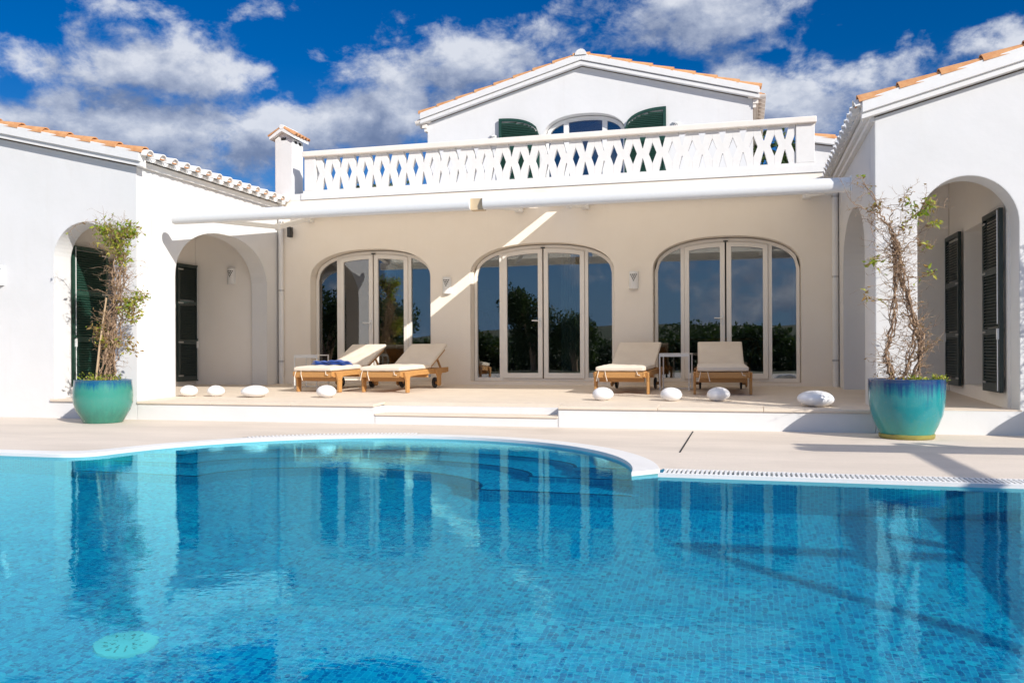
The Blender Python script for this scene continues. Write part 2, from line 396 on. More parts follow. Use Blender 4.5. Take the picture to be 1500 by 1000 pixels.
def split_build(mb, name, mat, parent, **k):
    """build every connected piece of mb as an object of its own."""
    par = list(range(len(mb.v)))
    def find(a):
        while par[a] != a: par[a] = par[par[a]]; a = par[a]
        return a
    for f in mb.f:
        for q in f[1:]: par[find(q)] = find(f[0])
    groups = {}
    for f in mb.f: groups.setdefault(find(f[0]), []).append(f)
    res = []
    for fs in groups.values():
        ids = sorted({q for f in fs for q in f}); mp = {q: i for i, q in enumerate(ids)}
        m_ = MB(); m_.add([mb.v[q] for q in ids], [tuple(mp[q] for q in f) for f in fs]); res.append(m_.build(name, mat, parent, **k))
    return res
def tag(o, label=None, cat=None, group=None, kind=None):
    if label: o['label'] = label
    if cat: o['category'] = cat
    if group: o['group'] = group
    if kind: o['kind'] = kind
    return o
def empty(name, loc, label, cat, group=None, rz=0):
    o = bpy.data.objects.new(name, None); COL.objects.link(o); o.location = loc; o.rotation_euler = (0, 0, rz); o.empty_display_size = .2
    return tag(o, label, cat, group)
def dup(root, loc, rz=0, label=None):
    r = root.copy(); COL.objects.link(r); r.location = loc; r.rotation_euler = (0, 0, rz)
    if label: r['label'] = label
    for ch in list(root.children):
        c = ch.copy(); COL.objects.link(c); c.parent = r
        for g in list(ch.children):
            d = g.copy(); COL.objects.link(d); d.parent = c
    return r
def arch(x0, x1, zb, zs, zt, e=2.0, n=28):
    """opening outline: straight jambs from zb to zs, super-elliptic head up to zt."""
    xc = (x0+x1)/2; a = (x1-x0)/2; h = zt-zs; pts = [(x0, zb), (x1, zb)]
    for i in range(n+1):
        t_ = math.pi*i/n; c_, s_ = math.cos(t_), math.sin(t_)
        pts.append((xc + a*math.copysign(abs(c_)**(2/e), c_), zs + h*abs(s_)**(2/e)))
    return pts
XZ = lambda a, b, t: (a, t, b)      # outline in the facade plane, thickness along Y
YZ = lambda a, b, t: (t, a, b)      # outline in a side-wall plane, thickness along X

# ------------------------------------------------------------------ ground, deck, pool
ZW = -.024
YE, XRW, XLW, YN = 6.46, 2.85, -10.5, 1.35
PC = (-3.22, 6.34); PR = 2.42
def arcp(r, a0, a1, n): return [(PC[0]+r*math.cos(rad(a0+(a1-a0)*i/n)), PC[1]+r*math.sin(rad(a0+(a1-a0)*i/n))) for i in range(n+1)]
a0 = math.degrees(math.asin((YE-PC[1])/PR))
def outline(off, n=64):
    r = PR+off; e = YE+off; a_ = math.degrees(math.asin(min(1, (e-PC[1])/r)))
    arc_ = arcp(r, a_, 180-a_-8, n)
    p0, p2 = Vector(arc_[-1]), Vector((PC[0]-math.sqrt(r*r-(e-PC[1])**2)-.34, e)); p1 = Vector((PC[0]-math.sqrt(r*r-(e-PC[1])**2), e))
    fil = [tuple(p0*(1-u)**2+p1*2*u*(1-u)+p2*u*u) for u in (k/10 for k in range(1, 11))]
    return [(XRW+off, YN-off), (XRW+off, e)] + arc_ + fil + [(XLW-off, e), (XLW-off, YN-off)]
POOL = outline(0)
ZF = -1.24
mb = MB(); mb.sheet([[(-60, -60), (60, -60), (60, 60), (-60, 60)], [(-13, -7.5), (9, -7.5), (9, 10.3), (-13, 10.3)]], -.03)
for q in ([(-900, -900), (900, -900), (900, -60), (-900, -60)], [(-900, 60), (900, 60), (900, 900), (-900, 900)], [(-900, -60), (-60, -60), (-60, 60), (-900, 60)], [(60, -60), (900, -60), (900, 60), (60, 60)]):
    mb.add([(x, y, -.03) for x, y in q], [(0, 1, 2, 3)])
tag(mb.build('ground', GROUND), kind='structure')
GR0 = .27    # width of the slotted overflow channel along the straight edge
deck_hole = [(XRW+.27, YN-.27), (XRW+.27, YE+.29), (PC[0]+PR+.2, YE+.29)] + [q for q in outline(.2)[2:-2] if True] + [(XLW-.2, YE+.2), (XLW-.2, YN-.27)]
# a straight saw joint crosses the paving: two sheets with a narrow gap between them and a grey filler below
mb = MB(); mb.sheet([[(-13, -7.5), (9, -7.5), (9, 10.3), (-13, 10.3)], deck_hole], 0)
deck = tag(mb.build('deck', DECK), kind='structure')
tag(MB().box(-.562, -.548, 7.85, 9.92, .001, .004).build('paving_joint', DARK), kind='structure')
def puv(co, n):
    if abs(n.z) > .7: return (co.x, co.y)
    rr = math.hypot(co.x-PC[0], co.y-PC[1])
    if co.y > YE+.001 or rr < PR-.2 and co.y > YE-.3 and abs(n.x) > .02 and abs(n.x) < .999: return (math.atan2(co.y-PC[1], co.x-PC[0])*PR, co.z)
    return (co.y, co.z) if abs(n.x) > abs(n.y) else (co.x, co.z)
mb = MB(); mb.sheet([POOL], ZF)
n_ = len(POOL)
mb.add([(x, y, -.10) for x, y in POOL] + [(x, y, ZF) for x, y in POOL], [(i, (i+1) % n_, (i+1) % n_+n_, i+n_) for i in range(n_)])
basin = tag(mb.build('pool_basin', MOSAIC, uvf=puv, recalc=False), kind='structure')
# curved steps inside the round end: three treads, each a ring with a straight front
def tread(ai, bi, yf, zt, zb):
    out_ = [q for q in arcp(PR+.05, 0, 180, 48) if q[1] > yf]
    xr = PC[0]+math.sqrt((PR+.05)**2-(yf-PC[1])**2); xl = 2*PC[0]-xr
    inner = [(PC[0]-ai*math.cos(math.pi*i/40), yf+bi*math.sin(math.pi*i/40)) for i in range(41)]
    return [(xr, yf)] + out_ + [(xl, yf)] + inner, zt, zb
mb = MB()
for ai, bi, yf, zt, zb in ((1.86, .78, 7.10, -.265, -.54), (1.55, .75, 6.80, -.53, -.81), (1.24, .78, 6.40, -.80, ZF-.02)):
    lp, zt, zb = tread(ai, bi, yf, zt, zb)
    mb.prism([lp], lambda a, b, t: (a, b, t), zb, zt)
steps = tag(mb.build('pool_steps', MOSAIC, uvf=puv), kind='structure')
# dark nosing line along each step edge
mb = MB()
for ai, bi, yf, zt in ((1.86, .78, 7.10, -.265), (1.55, .75, 6.80, -.53), (1.24, .78, 6.40, -.80)):
    xr = PC[0]+math.sqrt((PR)**2-(yf-PC[1])**2)
    inner = [(xr, yf)] + [(PC[0]+ai*math.cos(math.pi*i/40), yf+bi*math.sin(math.pi*i/40)) for i in range(41)] + [(2*PC[0]-xr, yf)]
    for i in range(len(inner)-1):
        a, b = inner[i], inner[i+1]; mb.bar((a[0], a[1], zt+.002), (b[0], b[1], zt+.002), .03, .012)
tag(mb.build('step_nosing', princ('navy_tile', (.004, .04, .13), .3)), kind='structure')
# water surface: a fine grid carrying real ripples (it runs a little way under the coping and paving)
gx = np.arange(XLW-.1, XRW+.1, .036); gy = np.arange(YN-.1, 8.86, .036)
GX_, GY_ = np.meshgrid(gx, gy, indexing='ij'); rs = np.random.RandomState(4); HZ = np.zeros_like(GX_)
for k in range(46):
    lam = .11*(9.0**rs.rand()); th = rs.normal(.9, .9); sl_ = .0036*(lam/.3)**-.15
    ph = (GX_*math.cos(th)+GY_*math.sin(th))*2*math.pi/lam + rs.rand()*6.28 + 1.2*np.sin(GX_*rs.uniform(.6, 1.6)+GY_*rs.uniform(-1.4, 1.4)+rs.rand()*6)
    HZ += sl_*lam/(2*math.pi)*np.sin(ph)
# calmer in the shelter of the far edge
HZ *= np.clip(.62-.085*GY_, .06, .34)
nx_, ny_ = GX_.shape; me = bpy.data.meshes.new('water')
idx = np.arange(nx_*ny_).reshape(nx_, ny_); qf = np.stack([idx[:-1, :-1], idx[1:, :-1], idx[1:, 1:], idx[:-1, 1:]], -1).reshape(-1, 4)
me.vertices.add(nx_*ny_); me.vertices.foreach_set('co', np.stack([GX_, GY_, HZ+ZW], -1).astype(np.float32).ravel())
me.loops.add(qf.size); me.loops.foreach_set('vertex_index', qf.ravel().astype(np.int32))
me.polygons.add(len(qf)); me.polygons.foreach_set('loop_start', np.arange(0, qf.size, 4, dtype=np.int32))
me.polygons.foreach_set('use_smooth', np.ones(len(qf), bool)); me.update(calc_edges=True); me.materials.append(WATER)
water = bpy.data.objects.new('water', me); COL.objects.link(water); tag(water, kind='structure')
# white coping round the curved end and along the left edge
cop_out, cop_in = outline(.2)[2:-2], outline(-.006)[2:-2]
mb = MB()
lp = cop_out + [(XLW-.2, YE+.2), (XLW-.2, YE-.006)] + cop_in[::-1]
mb.prism([lp], lambda a, b, t: (a, b, t), -.12, .007)
tag(mb.build('pool_coping', COPING, smooth=30, bev=.008), kind='structure')
MB().box(XRW-.006, XRW+.272, YN-.26, YE+.28, -.16, .003).build('pool_coping', COPING)['kind'] = 'structure'
MB().box(XLW-.2, XRW+.272, YN-.272, YN+.004, -.16, .004).build('pool_coping', COPING)['kind'] = 'structure'
# overflow channel with a slotted white grate along the right-hand straight edge
gx0, gx1 = PC[0]+PR+.205, XRW+.27
root = empty('overflow_grate', ((gx0+gx1)/2, YE+.14, 0), 'white slotted overflow grate along the straight right pool edge', 'drain grate')
MB().box(gx0, gx1, YE+.0, YE+.285, -.14, -.10).build('channel', princ('wet_channel', (.06, .10, .12), .4), root)
m_ = MB(); m_.box(gx0-.02, gx1, YE-.006, YE+.05, -.16, .002); m_.box(gx0, gx1, YE+.265, YE+.285, -.10, .002)
m_.build('rim', COPING, root)
m_ = MB(); x = gx0+.012
while x < gx1-.01:
    m_.box(x, x+.0155, YE+.05, YE+.265, -.03, .004); x += .034
m_.build('slats', METALW, root)
# the same slotted band behind the coping of the curved end, upper left part
root = empty('curved_grate', (PC[0]-1.2, PC[1]+2.5, 0), 'white slotted drain band behind the curved coping, left of the steps', 'drain grate')
m_ = MB()
for k in range(44):
    a = rad(96+k*.9); c_, s_ = math.cos(a), math.sin(a)
    m_.bar((PC[0]+(PR+.21)*c_, PC[1]+(PR+.21)*s_, .005), (PC[0]+(PR+.29)*c_, PC[1]+(PR+.29)*s_, .005), .018, .008)
m_.build('slats', METALW, root)
m_ = MB(); lp = [(PC[0]+r*math.cos(rad(a)), PC[1]+r*math.sin(rad(a))) for r, rng in ((PR+.205, range(95, 137)), (PR+.295, range(136, 94, -1))) for a in rng]
m_.sheet([lp], .0015); m_.build('channel', princ('grey_channel', (.25, .24, .22), .6), root)
# round drain cover on the pool floor
root = empty('pool_drain', (-2.67, 3.31, ZF), 'pale round slotted drain cover on the blue pool floor', 'drain cover')
MB().lathe([(.0, .022), (.115, .022), (.135, .016), (.14, .004), (.14, 0)], 40, (-2.67, 3.31, ZF)).build('cover', princ('pale_abs', (.62, .74, .68), .4), root, smooth=30)
m_ = MB()
for ring in (.04, .075):
    for k in range(8 if ring < .05 else 14):
        a = 2*math.pi*k/(8 if ring < .05 else 14)
        m_.bar((-2.67+ring*math.cos(a), 3.31+ring*math.sin(a), ZF+.023), (-2.67+(ring+.022)*math.cos(a), 3.31+(ring+.022)*math.sin(a), ZF+.023), .007, .003)
m_.build('slot_grille', princ('grey_slot', (.16, .24, .24), .6), root)

# ------------------------------------------------------------------ terrace
def zf(y): return .25+.028*(y-10.15)           # the terrace floor falls gently to the pool
XL, XR, YW, YF = -7.99, 1.38, 10.15, 13.9
SX0, SX1 = -4.5, -2.14
def slab(mb, x0, x1, y0, y1, th):
    mb.add([(x0,y0,zf(y0)-th),(x1,y0,zf(y0)-th),(x1,y1,zf(y1)-th),(x0,y1,zf(y1)-th),(x0,y0,zf(y0)),(x1,y0,zf(y0)),(x1,y1,zf(y1)),(x0,y1,zf(y1))],
           [(0,3,2,1),(4,5,6,7),(0,1,5,4),(1,2,6,5),(2,3,7,6),(3,0,4,7)])
mb = MB()
edges = [-7.99, -6.2, SX0]
for x0, x1 in ((XL, SX0), (SX1, XR)):
    ns = max(1, round((x1-x0)/1.25))
    for k in range(ns): slab(mb, x0+(x1-x0)*k/ns+.002, x0+(x1-x0)*(k+1)/ns-.002, YW-.02, 10.50, .035)
mb2 = MB(); slab(mb2, -9.43, 3.4, 10.503, 14.0, .05)
slab(mb2, -9.43, XL-.003, YW+.33, 10.503, .05)
tag(mb2.build('terrace_floor', SLAB), kind='structure')
tag(mb.build('terrace_edge', SLAB, bev=.006), kind='structure')
mb = MB(); mb.box(XL+.002, SX0, YW, 10.50, -.05, .214); mb.box(SX1, XR-.002, YW, 10.50, -.05, .214); mb.box(SX0, SX1, 10.45, 10.50, -.05, .212)
tag(mb.build('terrace_riser', PLASTER), kind='structure')
mb = MB(); mb.box(SX0+.003, SX1-.003, YW+.004, 10.45, -.05, .105)
tag(mb.build('lower_step', PLASTER), kind='structure')
mb = MB(); mb.box(SX0+.003, SX1-.003, YW-.012, 10.449, .106, .130); tag(mb.build('step_tread', SLAB, bev=.005), kind='structure')

# ------------------------------------------------------------------ the villa
villa = empty('villa', (-3.3, 13.9, .3), 'white Mediterranean villa with two tiled wings, arched doors and a balcony over the terrace', 'house')
def V(mb, name, mat, **k): return mb.build(name, mat, k.pop('parent', villa), **k)
ZSL, ZSR = .232, .272           # roof pitches of the left and the right wing
zl = lambda x: 3.44 + ZSL*(XL-x)
zr = lambda x: 3.42 + ZSR*(x-XR)
# left wing: front wall with one arch, side wall with a wide arch, porch walls behind
lw = [(-18, -.1), (XL, -.1), (XL, zl(XL)), (-11.6, zl(-11.6)), (-18, zl(-11.6)-.6)]
V(MB().prism([lw, arch(-9.35, -8.35, .262, 2.22, 2.72, 2.0)], XZ, YW, YW+.32), 'front_wall', PLASTER)
sw = [(YW+.32, -.1), (YF+.3, -.1), (YF+.3, 3.44), (YW+.32, 3.44)]
V(MB().prism([sw, arch(10.98, 13.50, .20, 2.0, 2.78, 2.2)], YZ, XL-.30, XL), 'side_wall', PLASTER)
V(MB().prism([[(YW+.32, 0), (14.2, 0), (14.2, 3.4), (YW+.32, 3.4)], [(11.26, .46), (12.98, .46), (12.98, 2.40), (11.26, 2.40)]], YZ, -9.75, -9.45), 'porch_wall', CREAM)
V(MB().box(-9.448, XL-.302, 13.56, 13.86, 0, 3.38), 'porch_back_wall', CREAM)
V(MB().box(-9.46, XL-.31, YW+.33, 13.55, 3.30, 3.40), 'porch_ceiling', CREAM)
# right wing, mirrored
rw = [(XR, -.1), (10.5, -.1), (10.5, zr(4.6)-.6), (4.6, zr(4.6)), (XR, zr(XR))]
V(MB().prism([rw, arch(1.80, 2.78, .262, 2.22, 2.74, 2.0)], XZ, YW, YW+.32), 'front_wall', PLASTER)
V(MB().prism([sw, arch(11.0, 13.30, .20, 2.0, 2.74, 2.2)], YZ, XR, XR+.30), 'side_wall', PLASTER)
V(MB().prism([[(YW+.32, 0), (14.2, 0), (14.2, 3.4), (YW+.32, 3.4)], [(11.20, .46), (12.36, .46), (12.36, 2.42), (11.20, 2.42)]], YZ, 2.75, 3.05), 'porch_wall', CREAM)
V(MB().box(XR+.302, 2.748, 13.2, 13.5, 0, 3.38), 'porch_back_wall', CREAM)
V(MB().box(XR+.31, 2.76, YW+.33, 13.19, 3.30, 3.40), 'porch_ceiling', CREAM)
V(MB().box(-9.74, -9.70, 11.26, 12.98, .46, 2.40), 'porch_window', GLASS)
V(MB().box(3.0, 3.04, 11.20, 12.36, .46, 2.42), 'porch_window', GLASS)
V(MB().box(-11.5, -11.4, 10.6, 14, .3, 3.2), 'room_wall', CREAM); V(MB().box(4.6, 4.7, 10.6, 14, .3, 3.2), 'room_wall', CREAM)
# door sill of the left front arch (a stone slab proud of the wall)
V(MB().box(-9.40, -8.30, YW-.03, YW+.30, .235, .268), 'sill', SLAB, bev=.005)
V(MB().box(-9.44, -8.30, YW+.321, YW+.60, .262, .42), 'step', CREAM)
V(MB().box(1.75, 2.80, YW-.004, YW+.34, .255, .268), 'sill', SLAB)

# main facade with three door openings
DOORS = [(-7.37, -5.13), (-4.42, -2.01), (-1.39, .84)]
fac = [(XL, -.1), (XR, -.1), (XR, 3.585), (XL, 3.585)]
V(MB().prism([fac] + [arch(a, b, .405, 2.17, 2.68, 2.35) for a, b in DOORS], XZ, YF, YF+.34), 'facade_wall', FACADE)
for a, b in DOORS:
    V(MB().box(a-.0, b+.0, YF+.02, YF+.33, .395, .412), 'door_threshold', SLAB)
def clip_arch(fz, x0, x1, z0, n=14):
    return [(x0, z0), (x1, z0)] + [(x1+(x0-x1)*i/n, fz(x1+(x0-x1)*i/n)) for i in range(n+1)]
for a, b in DOORS:
    yd = YF+.19
    xa, xb = a+.01, b-.01; xc = (xa+xb)/2; hw = (xb-xa)/2
    def fz(x, ins=0, xc=xc, hw=hw):
        q = min(1, abs(x-xc)/(hw-ins)); return 2.17 + (2.665-2.17-ins)*(1-q**2.35)**(1/2.35)
    root = None
    wl = hw*2
    s0 = xa+.05; s1 = xa+wl*.185; l0 = s1+.055; l1 = xc-.012; r0 = xc+.012; r1 = xb-wl*.185-.055; s2 = r1+.055; s3 = xb-.05
    holes = [clip_arch(lambda x: fz(x, .055)-.0, s0, s1, .47), clip_arch(lambda x: fz(x, .055), l0, r1, .452), clip_arch(lambda x: fz(x, .055), s2, s3, .47)]
    outer = [(xa, .413), (xb, .413)] + [(xb+(xa-xb)*i/40, fz(xb+(xa-xb)*i/40)) for i in range(41)]
    fr_ = V(MB().prism([outer]+holes, XZ, yd, yd+.07), 'french_door', FRAME, bev=.006)
    for x0, x1, st in ((l0+.004, l1, 1), (r0, r1-.004, -1)):
        f2 = lambda x: fz(x, .06)
        o_ = clip_arch(f2, x0, x1, .456); h_ = clip_arch(lambda x: f2(x)-.075, x0+.075, x1-.075, .545)
        MB().prism([o_, h_], XZ, yd-.022, yd+.05).build('leaf', FRAME, fr_, bev=.006)
        MB().prism([clip_arch(lambda x: f2(x)-.07, x0+.07, x1-.07, .54)], XZ, yd+.012, yd+.013).build('pane', GLASS, fr_, recalc=False)
    for x0, x1 in ((s0, s1), (s2, s3)):
        MB().prism([clip_arch(lambda x: fz(x, .052), x0-.003, x1+.003, .467)], XZ, yd+.032, yd+.033).build('pane', GLASS, fr_, recalc=False)
    m_ = MB(); hx = l1-.035; m_.box(hx-.018, hx+.018, yd-.032, yd-.022, 1.30, 1.46); m_.tube([(hx, yd-.03, 1.41), (hx, yd-.075, 1.41), (hx-.13, yd-.078, 1.413)], .010, 8)
    m_.tube([(hx, yd-.033, 1.335), (hx, yd-.04, 1.335)], .012, 8)
    m_.build('handle', METALW, fr_, smooth=40)
    m_ = MB(); m_.box(xc-.035, xc+.035, yd-.026, yd-.004, fz(xc, .05)-.004, fz(xc, .05)+.012); m_.build('latch', BLACK, fr_)

# room behind the glass
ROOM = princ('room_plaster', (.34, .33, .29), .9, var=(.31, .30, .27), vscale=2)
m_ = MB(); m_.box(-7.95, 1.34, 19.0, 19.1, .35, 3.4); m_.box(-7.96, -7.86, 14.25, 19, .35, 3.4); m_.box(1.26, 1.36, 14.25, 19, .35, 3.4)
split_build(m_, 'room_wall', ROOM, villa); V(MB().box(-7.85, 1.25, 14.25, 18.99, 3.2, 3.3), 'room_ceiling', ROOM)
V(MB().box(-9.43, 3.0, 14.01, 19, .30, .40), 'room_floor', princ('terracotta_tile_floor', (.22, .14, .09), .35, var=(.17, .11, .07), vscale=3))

# balcony slab and balustrade
V(MB().box(-7.53, XR-.002, YF-.02, 17.0, 3.59, 3.70), 'balcony_slab', TRIM)
V(MB().box(XL, -7.535, YF+.002, 14.2, 3.588, 3.70), 'balcony_slab', TRIM)
BY0, BY1 = YF-.005, YF+.135
bal = V(MB().box(-7.50, 1.05, BY0, BY1, 3.702, 3.745), 'balustrade', TRIM)
m_ = MB(); m_.box(-7.49, 1.07, YF-.06, YF+.19, 4.335, 4.43); m_.build('handrail', RAIL, bal, bev=.012)
MB().box(.775, 1.045, BY0-.002, BY1+.04, 3.745, 4.335).build('pillar', TRIM, bal, bev=.006)
MB().box(-7.475, -7.262, BY0-.002, BY1+.02, 3.745, 4.335).build('pillar', TRIM, bal, bev=.006)
nb_ = 26; bx0, bx1 = -7.255, .77; wb = (bx1-bx0)/nb_
z0, z1 = 3.746, 4.334; hh = z1-z0
proto = None
for i in range(nb_):
    if proto is None:
        c_ = bx0+wb/2; g2 = .064; tw = .062
        # one X-shaped cast block: notches at top and bottom, half diamonds at the sides
        o_ = [(c_-wb/2+.0008, z0), (c_-tw, z0), (c_-.005, z0+hh*.37), (c_+.005, z0+hh*.37), (c_+tw, z0), (c_+wb/2-.0008, z0), (c_+wb/2-.0008, z0+hh*.22), (c_+wb/2-g2, z0+hh*.5), (c_+wb/2-.0008, z0+hh*.78),
              (c_+wb/2-.0008, z1), (c_+tw, z1), (c_+.006, z0+hh*.64), (c_-.006, z0+hh*.64), (c_-tw, z1), (c_-wb/2+.0008, z1), (c_-wb/2+.0008, z0+hh*.78), (c_-wb/2+g2, z0+hh*.5), (c_-wb/2+.0008, z0+hh*.22)]
        proto = MB().prism([o_], XZ, BY0+.02, BY1-.02).build('baluster', TRIM, bal)
    else:
        d = proto.copy(); COL.objects.link(d); d.parent = bal; d.location = proto.location + Vector((wb*i, 0, 0))

# ---- tiled roofs of the wings
def wing_roof(xw, s, zfun, pitch, xr_, y0, y1):
    """s = -1: the roof climbs towards -X from the eave at xw (left wing); +1: towards +X."""
    xe = xw - s*.20                     # eave line
    zt = lambda x: zfun(x) + .15         # top of the roof deck
    up = Vector((-s*pitch, 0, 1)).normalized()
    xi = xe + s*.30
    roof = V(MB().prism([[(xi, zt(xi)-.03), (xi, zt(xi)), (xr_, zt(xr_)), (xr_, zt(xr_)-.03)]], XZ, y0+.15, y1), 'tile_roof', TERRA2)
    xo = xe + s*.05
    V(MB().prism([[(xo, zt(xo)-.035), (xo, zt(xo)+.004), (xi, zt(xi)+.004), (xi, zt(xi)-.035)]], XZ, y0+.15, y1), 'eave_bed', TRIM)
    cov = MB(); whi = MB(); hol = MB(); y = y0+.10; k = 0
    rnd = random.Random(5)
    while y < y1-.05:
        x = xe
        L = .40; j = 0
        while abs(x-xw) < abs(xr_-xw)-.1 and j < 9:
            xa_, xb_ = x, x+s*(L+.05)
            r = .088; jt = rnd.uniform(-.006, .006)
            A = Vector((xa_-((s*.035 if s < 0 else s*.01) if j == 0 else 0), y+jt, zt(xa_)+.014)); B = Vector((xb_, y+jt, zt(xb_)+.0))
            if j == 0:
                mid = A+(B-A)*.55
                whi.halftile(A, mid, r, r*.97, up); cov.halftile(mid, B, r*.965, r*.9, up)
                C_ = A+(mid-A)*.08; whi.halftile(A+(mid-A)*.12, mid, r*.8, r*.8, up, th=.05, closed=True)
                D_ = A - up*0.012
                hol.tube([A+(mid-A)*.10-Vector((0, .055, 0))+up*.02, A+(mid-A)*.10-Vector((0, 0, 0))+up*.012, A+(mid-A)*.10+Vector((0, .055, 0))+up*.02], .010, 6)  # clay crescent marking the hollow end of the eave tile
            else: cov.halftile(A, B, r, r*.9, up)
            x += s*L; j += 1
        # the pan tile between two cover tiles hangs lower, white at its lip
        if y+.135 < y1:
            A = Vector((xe+(s*.02 if s < 0 else -s*.04), y+.135, zt(xe)+.035)); B = Vector((xe+s*.32, y+.135, zt(xe+s*.32)+.05))
            whi.halftile(A, B, .078, .070, -up)
        y += .27; k += 1
    cov.build('cover_tiles', TERRA, roof, smooth=40); whi.build('eave_tiles', TRIM, roof, smooth=40); hol.build('tile_hollow', TERRA2, roof)
    # cornice moulding under the eave
    c = MB()
    z_ = zfun(xw)
    if s > 0:
        c.box(min(xw, xw-s*.10), max(xw, xw-s*.10), y0+.12, y1, z_+.01, z_+.075)
        c.box(min(xw, xw-s*.055), max(xw, xw-s*.055), y0+.12, y1, z_-.045, z_+.008)
    else: c.box(xw, xw+.05, y0+.12, y1, z_-.0, z_+.085)
    V(c, 'cornice', TRIM, bev=.006)
    # verge along the gable front
    v = MB(); n2 = 1/math.hypot(1, pitch)
    xe2 = xw - s*.14
    v.prism([[(xe2, zfun(xe2)+.075), (xe2, zfun(xe2)+.215), (xr_, zfun(xr_)+.215), (xr_, zfun(xr_)+.075)]], XZ, y0, y0+.14)
    V(v, 'verge', TRIM, bev=.006)
    v = MB(); v.prism([[(xe2, zfun(xe2)+.015), (xe2, zfun(xe2)+.074), (xr_, zfun(xr_)+.074), (xr_, zfun(xr_)+.015)]], XZ, y0+.03, y0+.139)
    V(v, 'verge_moulding', TRIM)
    t_ = MB(); wv = MB(); x = xe2 - s*.03; j = 0
    while abs(x-xw) < abs(xr_-xw)-.2:
        L = .405
        xa_, xb_ = x, x+s*(L+.04)
        A = Vector((xa_, y0+.085, zfun(xa_)+.198)); B = Vector((xb_, y0+.085, zfun(xb_)+.178))
        t_.halftile(A, B, .094, .078, up, th=.016)
        if j: t_.halftile(Vector((xa_-s*.2, y0+.26, zfun(xa_-s*.2)+.19)), Vector((xb_-s*.2, y0+.26, zfun(xb_-s*.2)+.17)), .09, .078, up, th=.016)
        x += s*L; j += 1
    t_.build('verge_tiles', TERRA, roof, smooth=40)
wing_roof(XL, -1, zl, ZSL, -11.6, YW-.12, 14.15)
wing_roof(XR, 1, zr, ZSR, 4.6, YW-.12, 13.85)
# far slopes of both wings, so the roofs are closed when seen from the side
V(MB().prism([[(-11.6, zl(-11.6)+.12), (-11.6, zl(-11.6)+.15), (-18, zl(-11.6)-.45), (-18, zl(-11.6)-.48)]], XZ, YW-.1, 19), 'tile_roof', TERRA2)
V(MB().prism([[(4.6, zr(4.6)+.12), (4.6, zr(4.6)+.15), (10.5, zr(4.6)-.45), (10.5, zr(4.6)-.48)]], XZ, YW-.1, 19), 'tile_roof', TERRA2)

# ---- chimney with its own little tiled roof
CX0, CX1, CY0, CY1 = -8.15, -7.80, 14.06, 14.46
ch = V(MB().box(CX0, CX1, CY0, CY1, 3.4, 4.74), 'chimney', PLASTER, bev=.01)
cxm = (CX0+CX1)/2
m_ = MB()
m_.prism([[(CX0-.07, 4.72), (CX0-.07, 4.77), (cxm, 4.93), (CX1+.07, 4.77), (CX1+.07, 4.72), (cxm, 4.86)]], XZ, CY0-.07, CY1+.07)
m_.prism([[(CX0+.01, 4.741), (cxm, 4.86), (CX1-.01, 4.741)]], XZ, CY0+.01, CY1-.01)
m_.tube([(cxm, CY0-.075, 4.935), (cxm, CY1+.075, 4.935)], .045, 10)
m_.build('cap', TRIM, ch)
m_ = MB()
for k in range(5):
    y = CY0-.03+k*.115
    for s in (-1, 1): m_.halftile((cxm+s*(.175+.09), y, 4.77), (cxm, y, 4.93), .05, .042, (s*.4, 0, 1))
m_.build('cap_tiles', TERRA2, ch, smooth=40)
m_ = MB(); m_.box(cxm-.045, cxm+.045, CY0-.004, CY0+.05, 4.71, 4.755)
for y in (CY0+.08, CY0+.24): m_.box(CX1-.05, CX1+.004, y, y+.08, 4.66, 4.71)
split_build(m_, 'vent_opening', DARK, ch)

# ---- upper storey with the gable
GX0, GX1, GY = -6.32, .18, 17.0; GXM = (GX0+GX1)/2; GP = .274
zg = lambda x: 5.63 + GP*(GX1-GXM-abs(x-GXM))
gw = [(GX0, 3.5), (GX1, 3.5), (GX1, zg(GX1)), (GXM, zg(GXM)), (GX0, zg(GX0))]
WX0, WX1 = -3.85, -2.23
V(MB().prism([gw, arch(WX0, WX1, 3.72, 5.20, 5.60, 2.3)], XZ, GY, GY+.3), 'gable_wall', PLASTER)
m_ = MB(); m_.box(GX0, GX0+.3, GY+.3, 23, 3.5, 5.6); m_.box(GX1-.3, GX1, GY+.3, 23, 3.5, 5.6); split_build(m_, 'upper_wall', PLASTER, villa)
groof = V(MB().prism([[(GX0-.22, zg(GX0)+.08), (GXM, zg(GXM)+.14), (GX1+.22, zg(GX1)+.08), (GX1+.22, zg(GX1)+.05), (GXM, zg(GXM)+.10), (GX0-.22, zg(GX0)+.05)]], XZ, GY-.02, 23), 'tile_roof', TERRA2)
tl = MB(); vt = MB(); wv = MB(); wm = MB(); ev = MB()
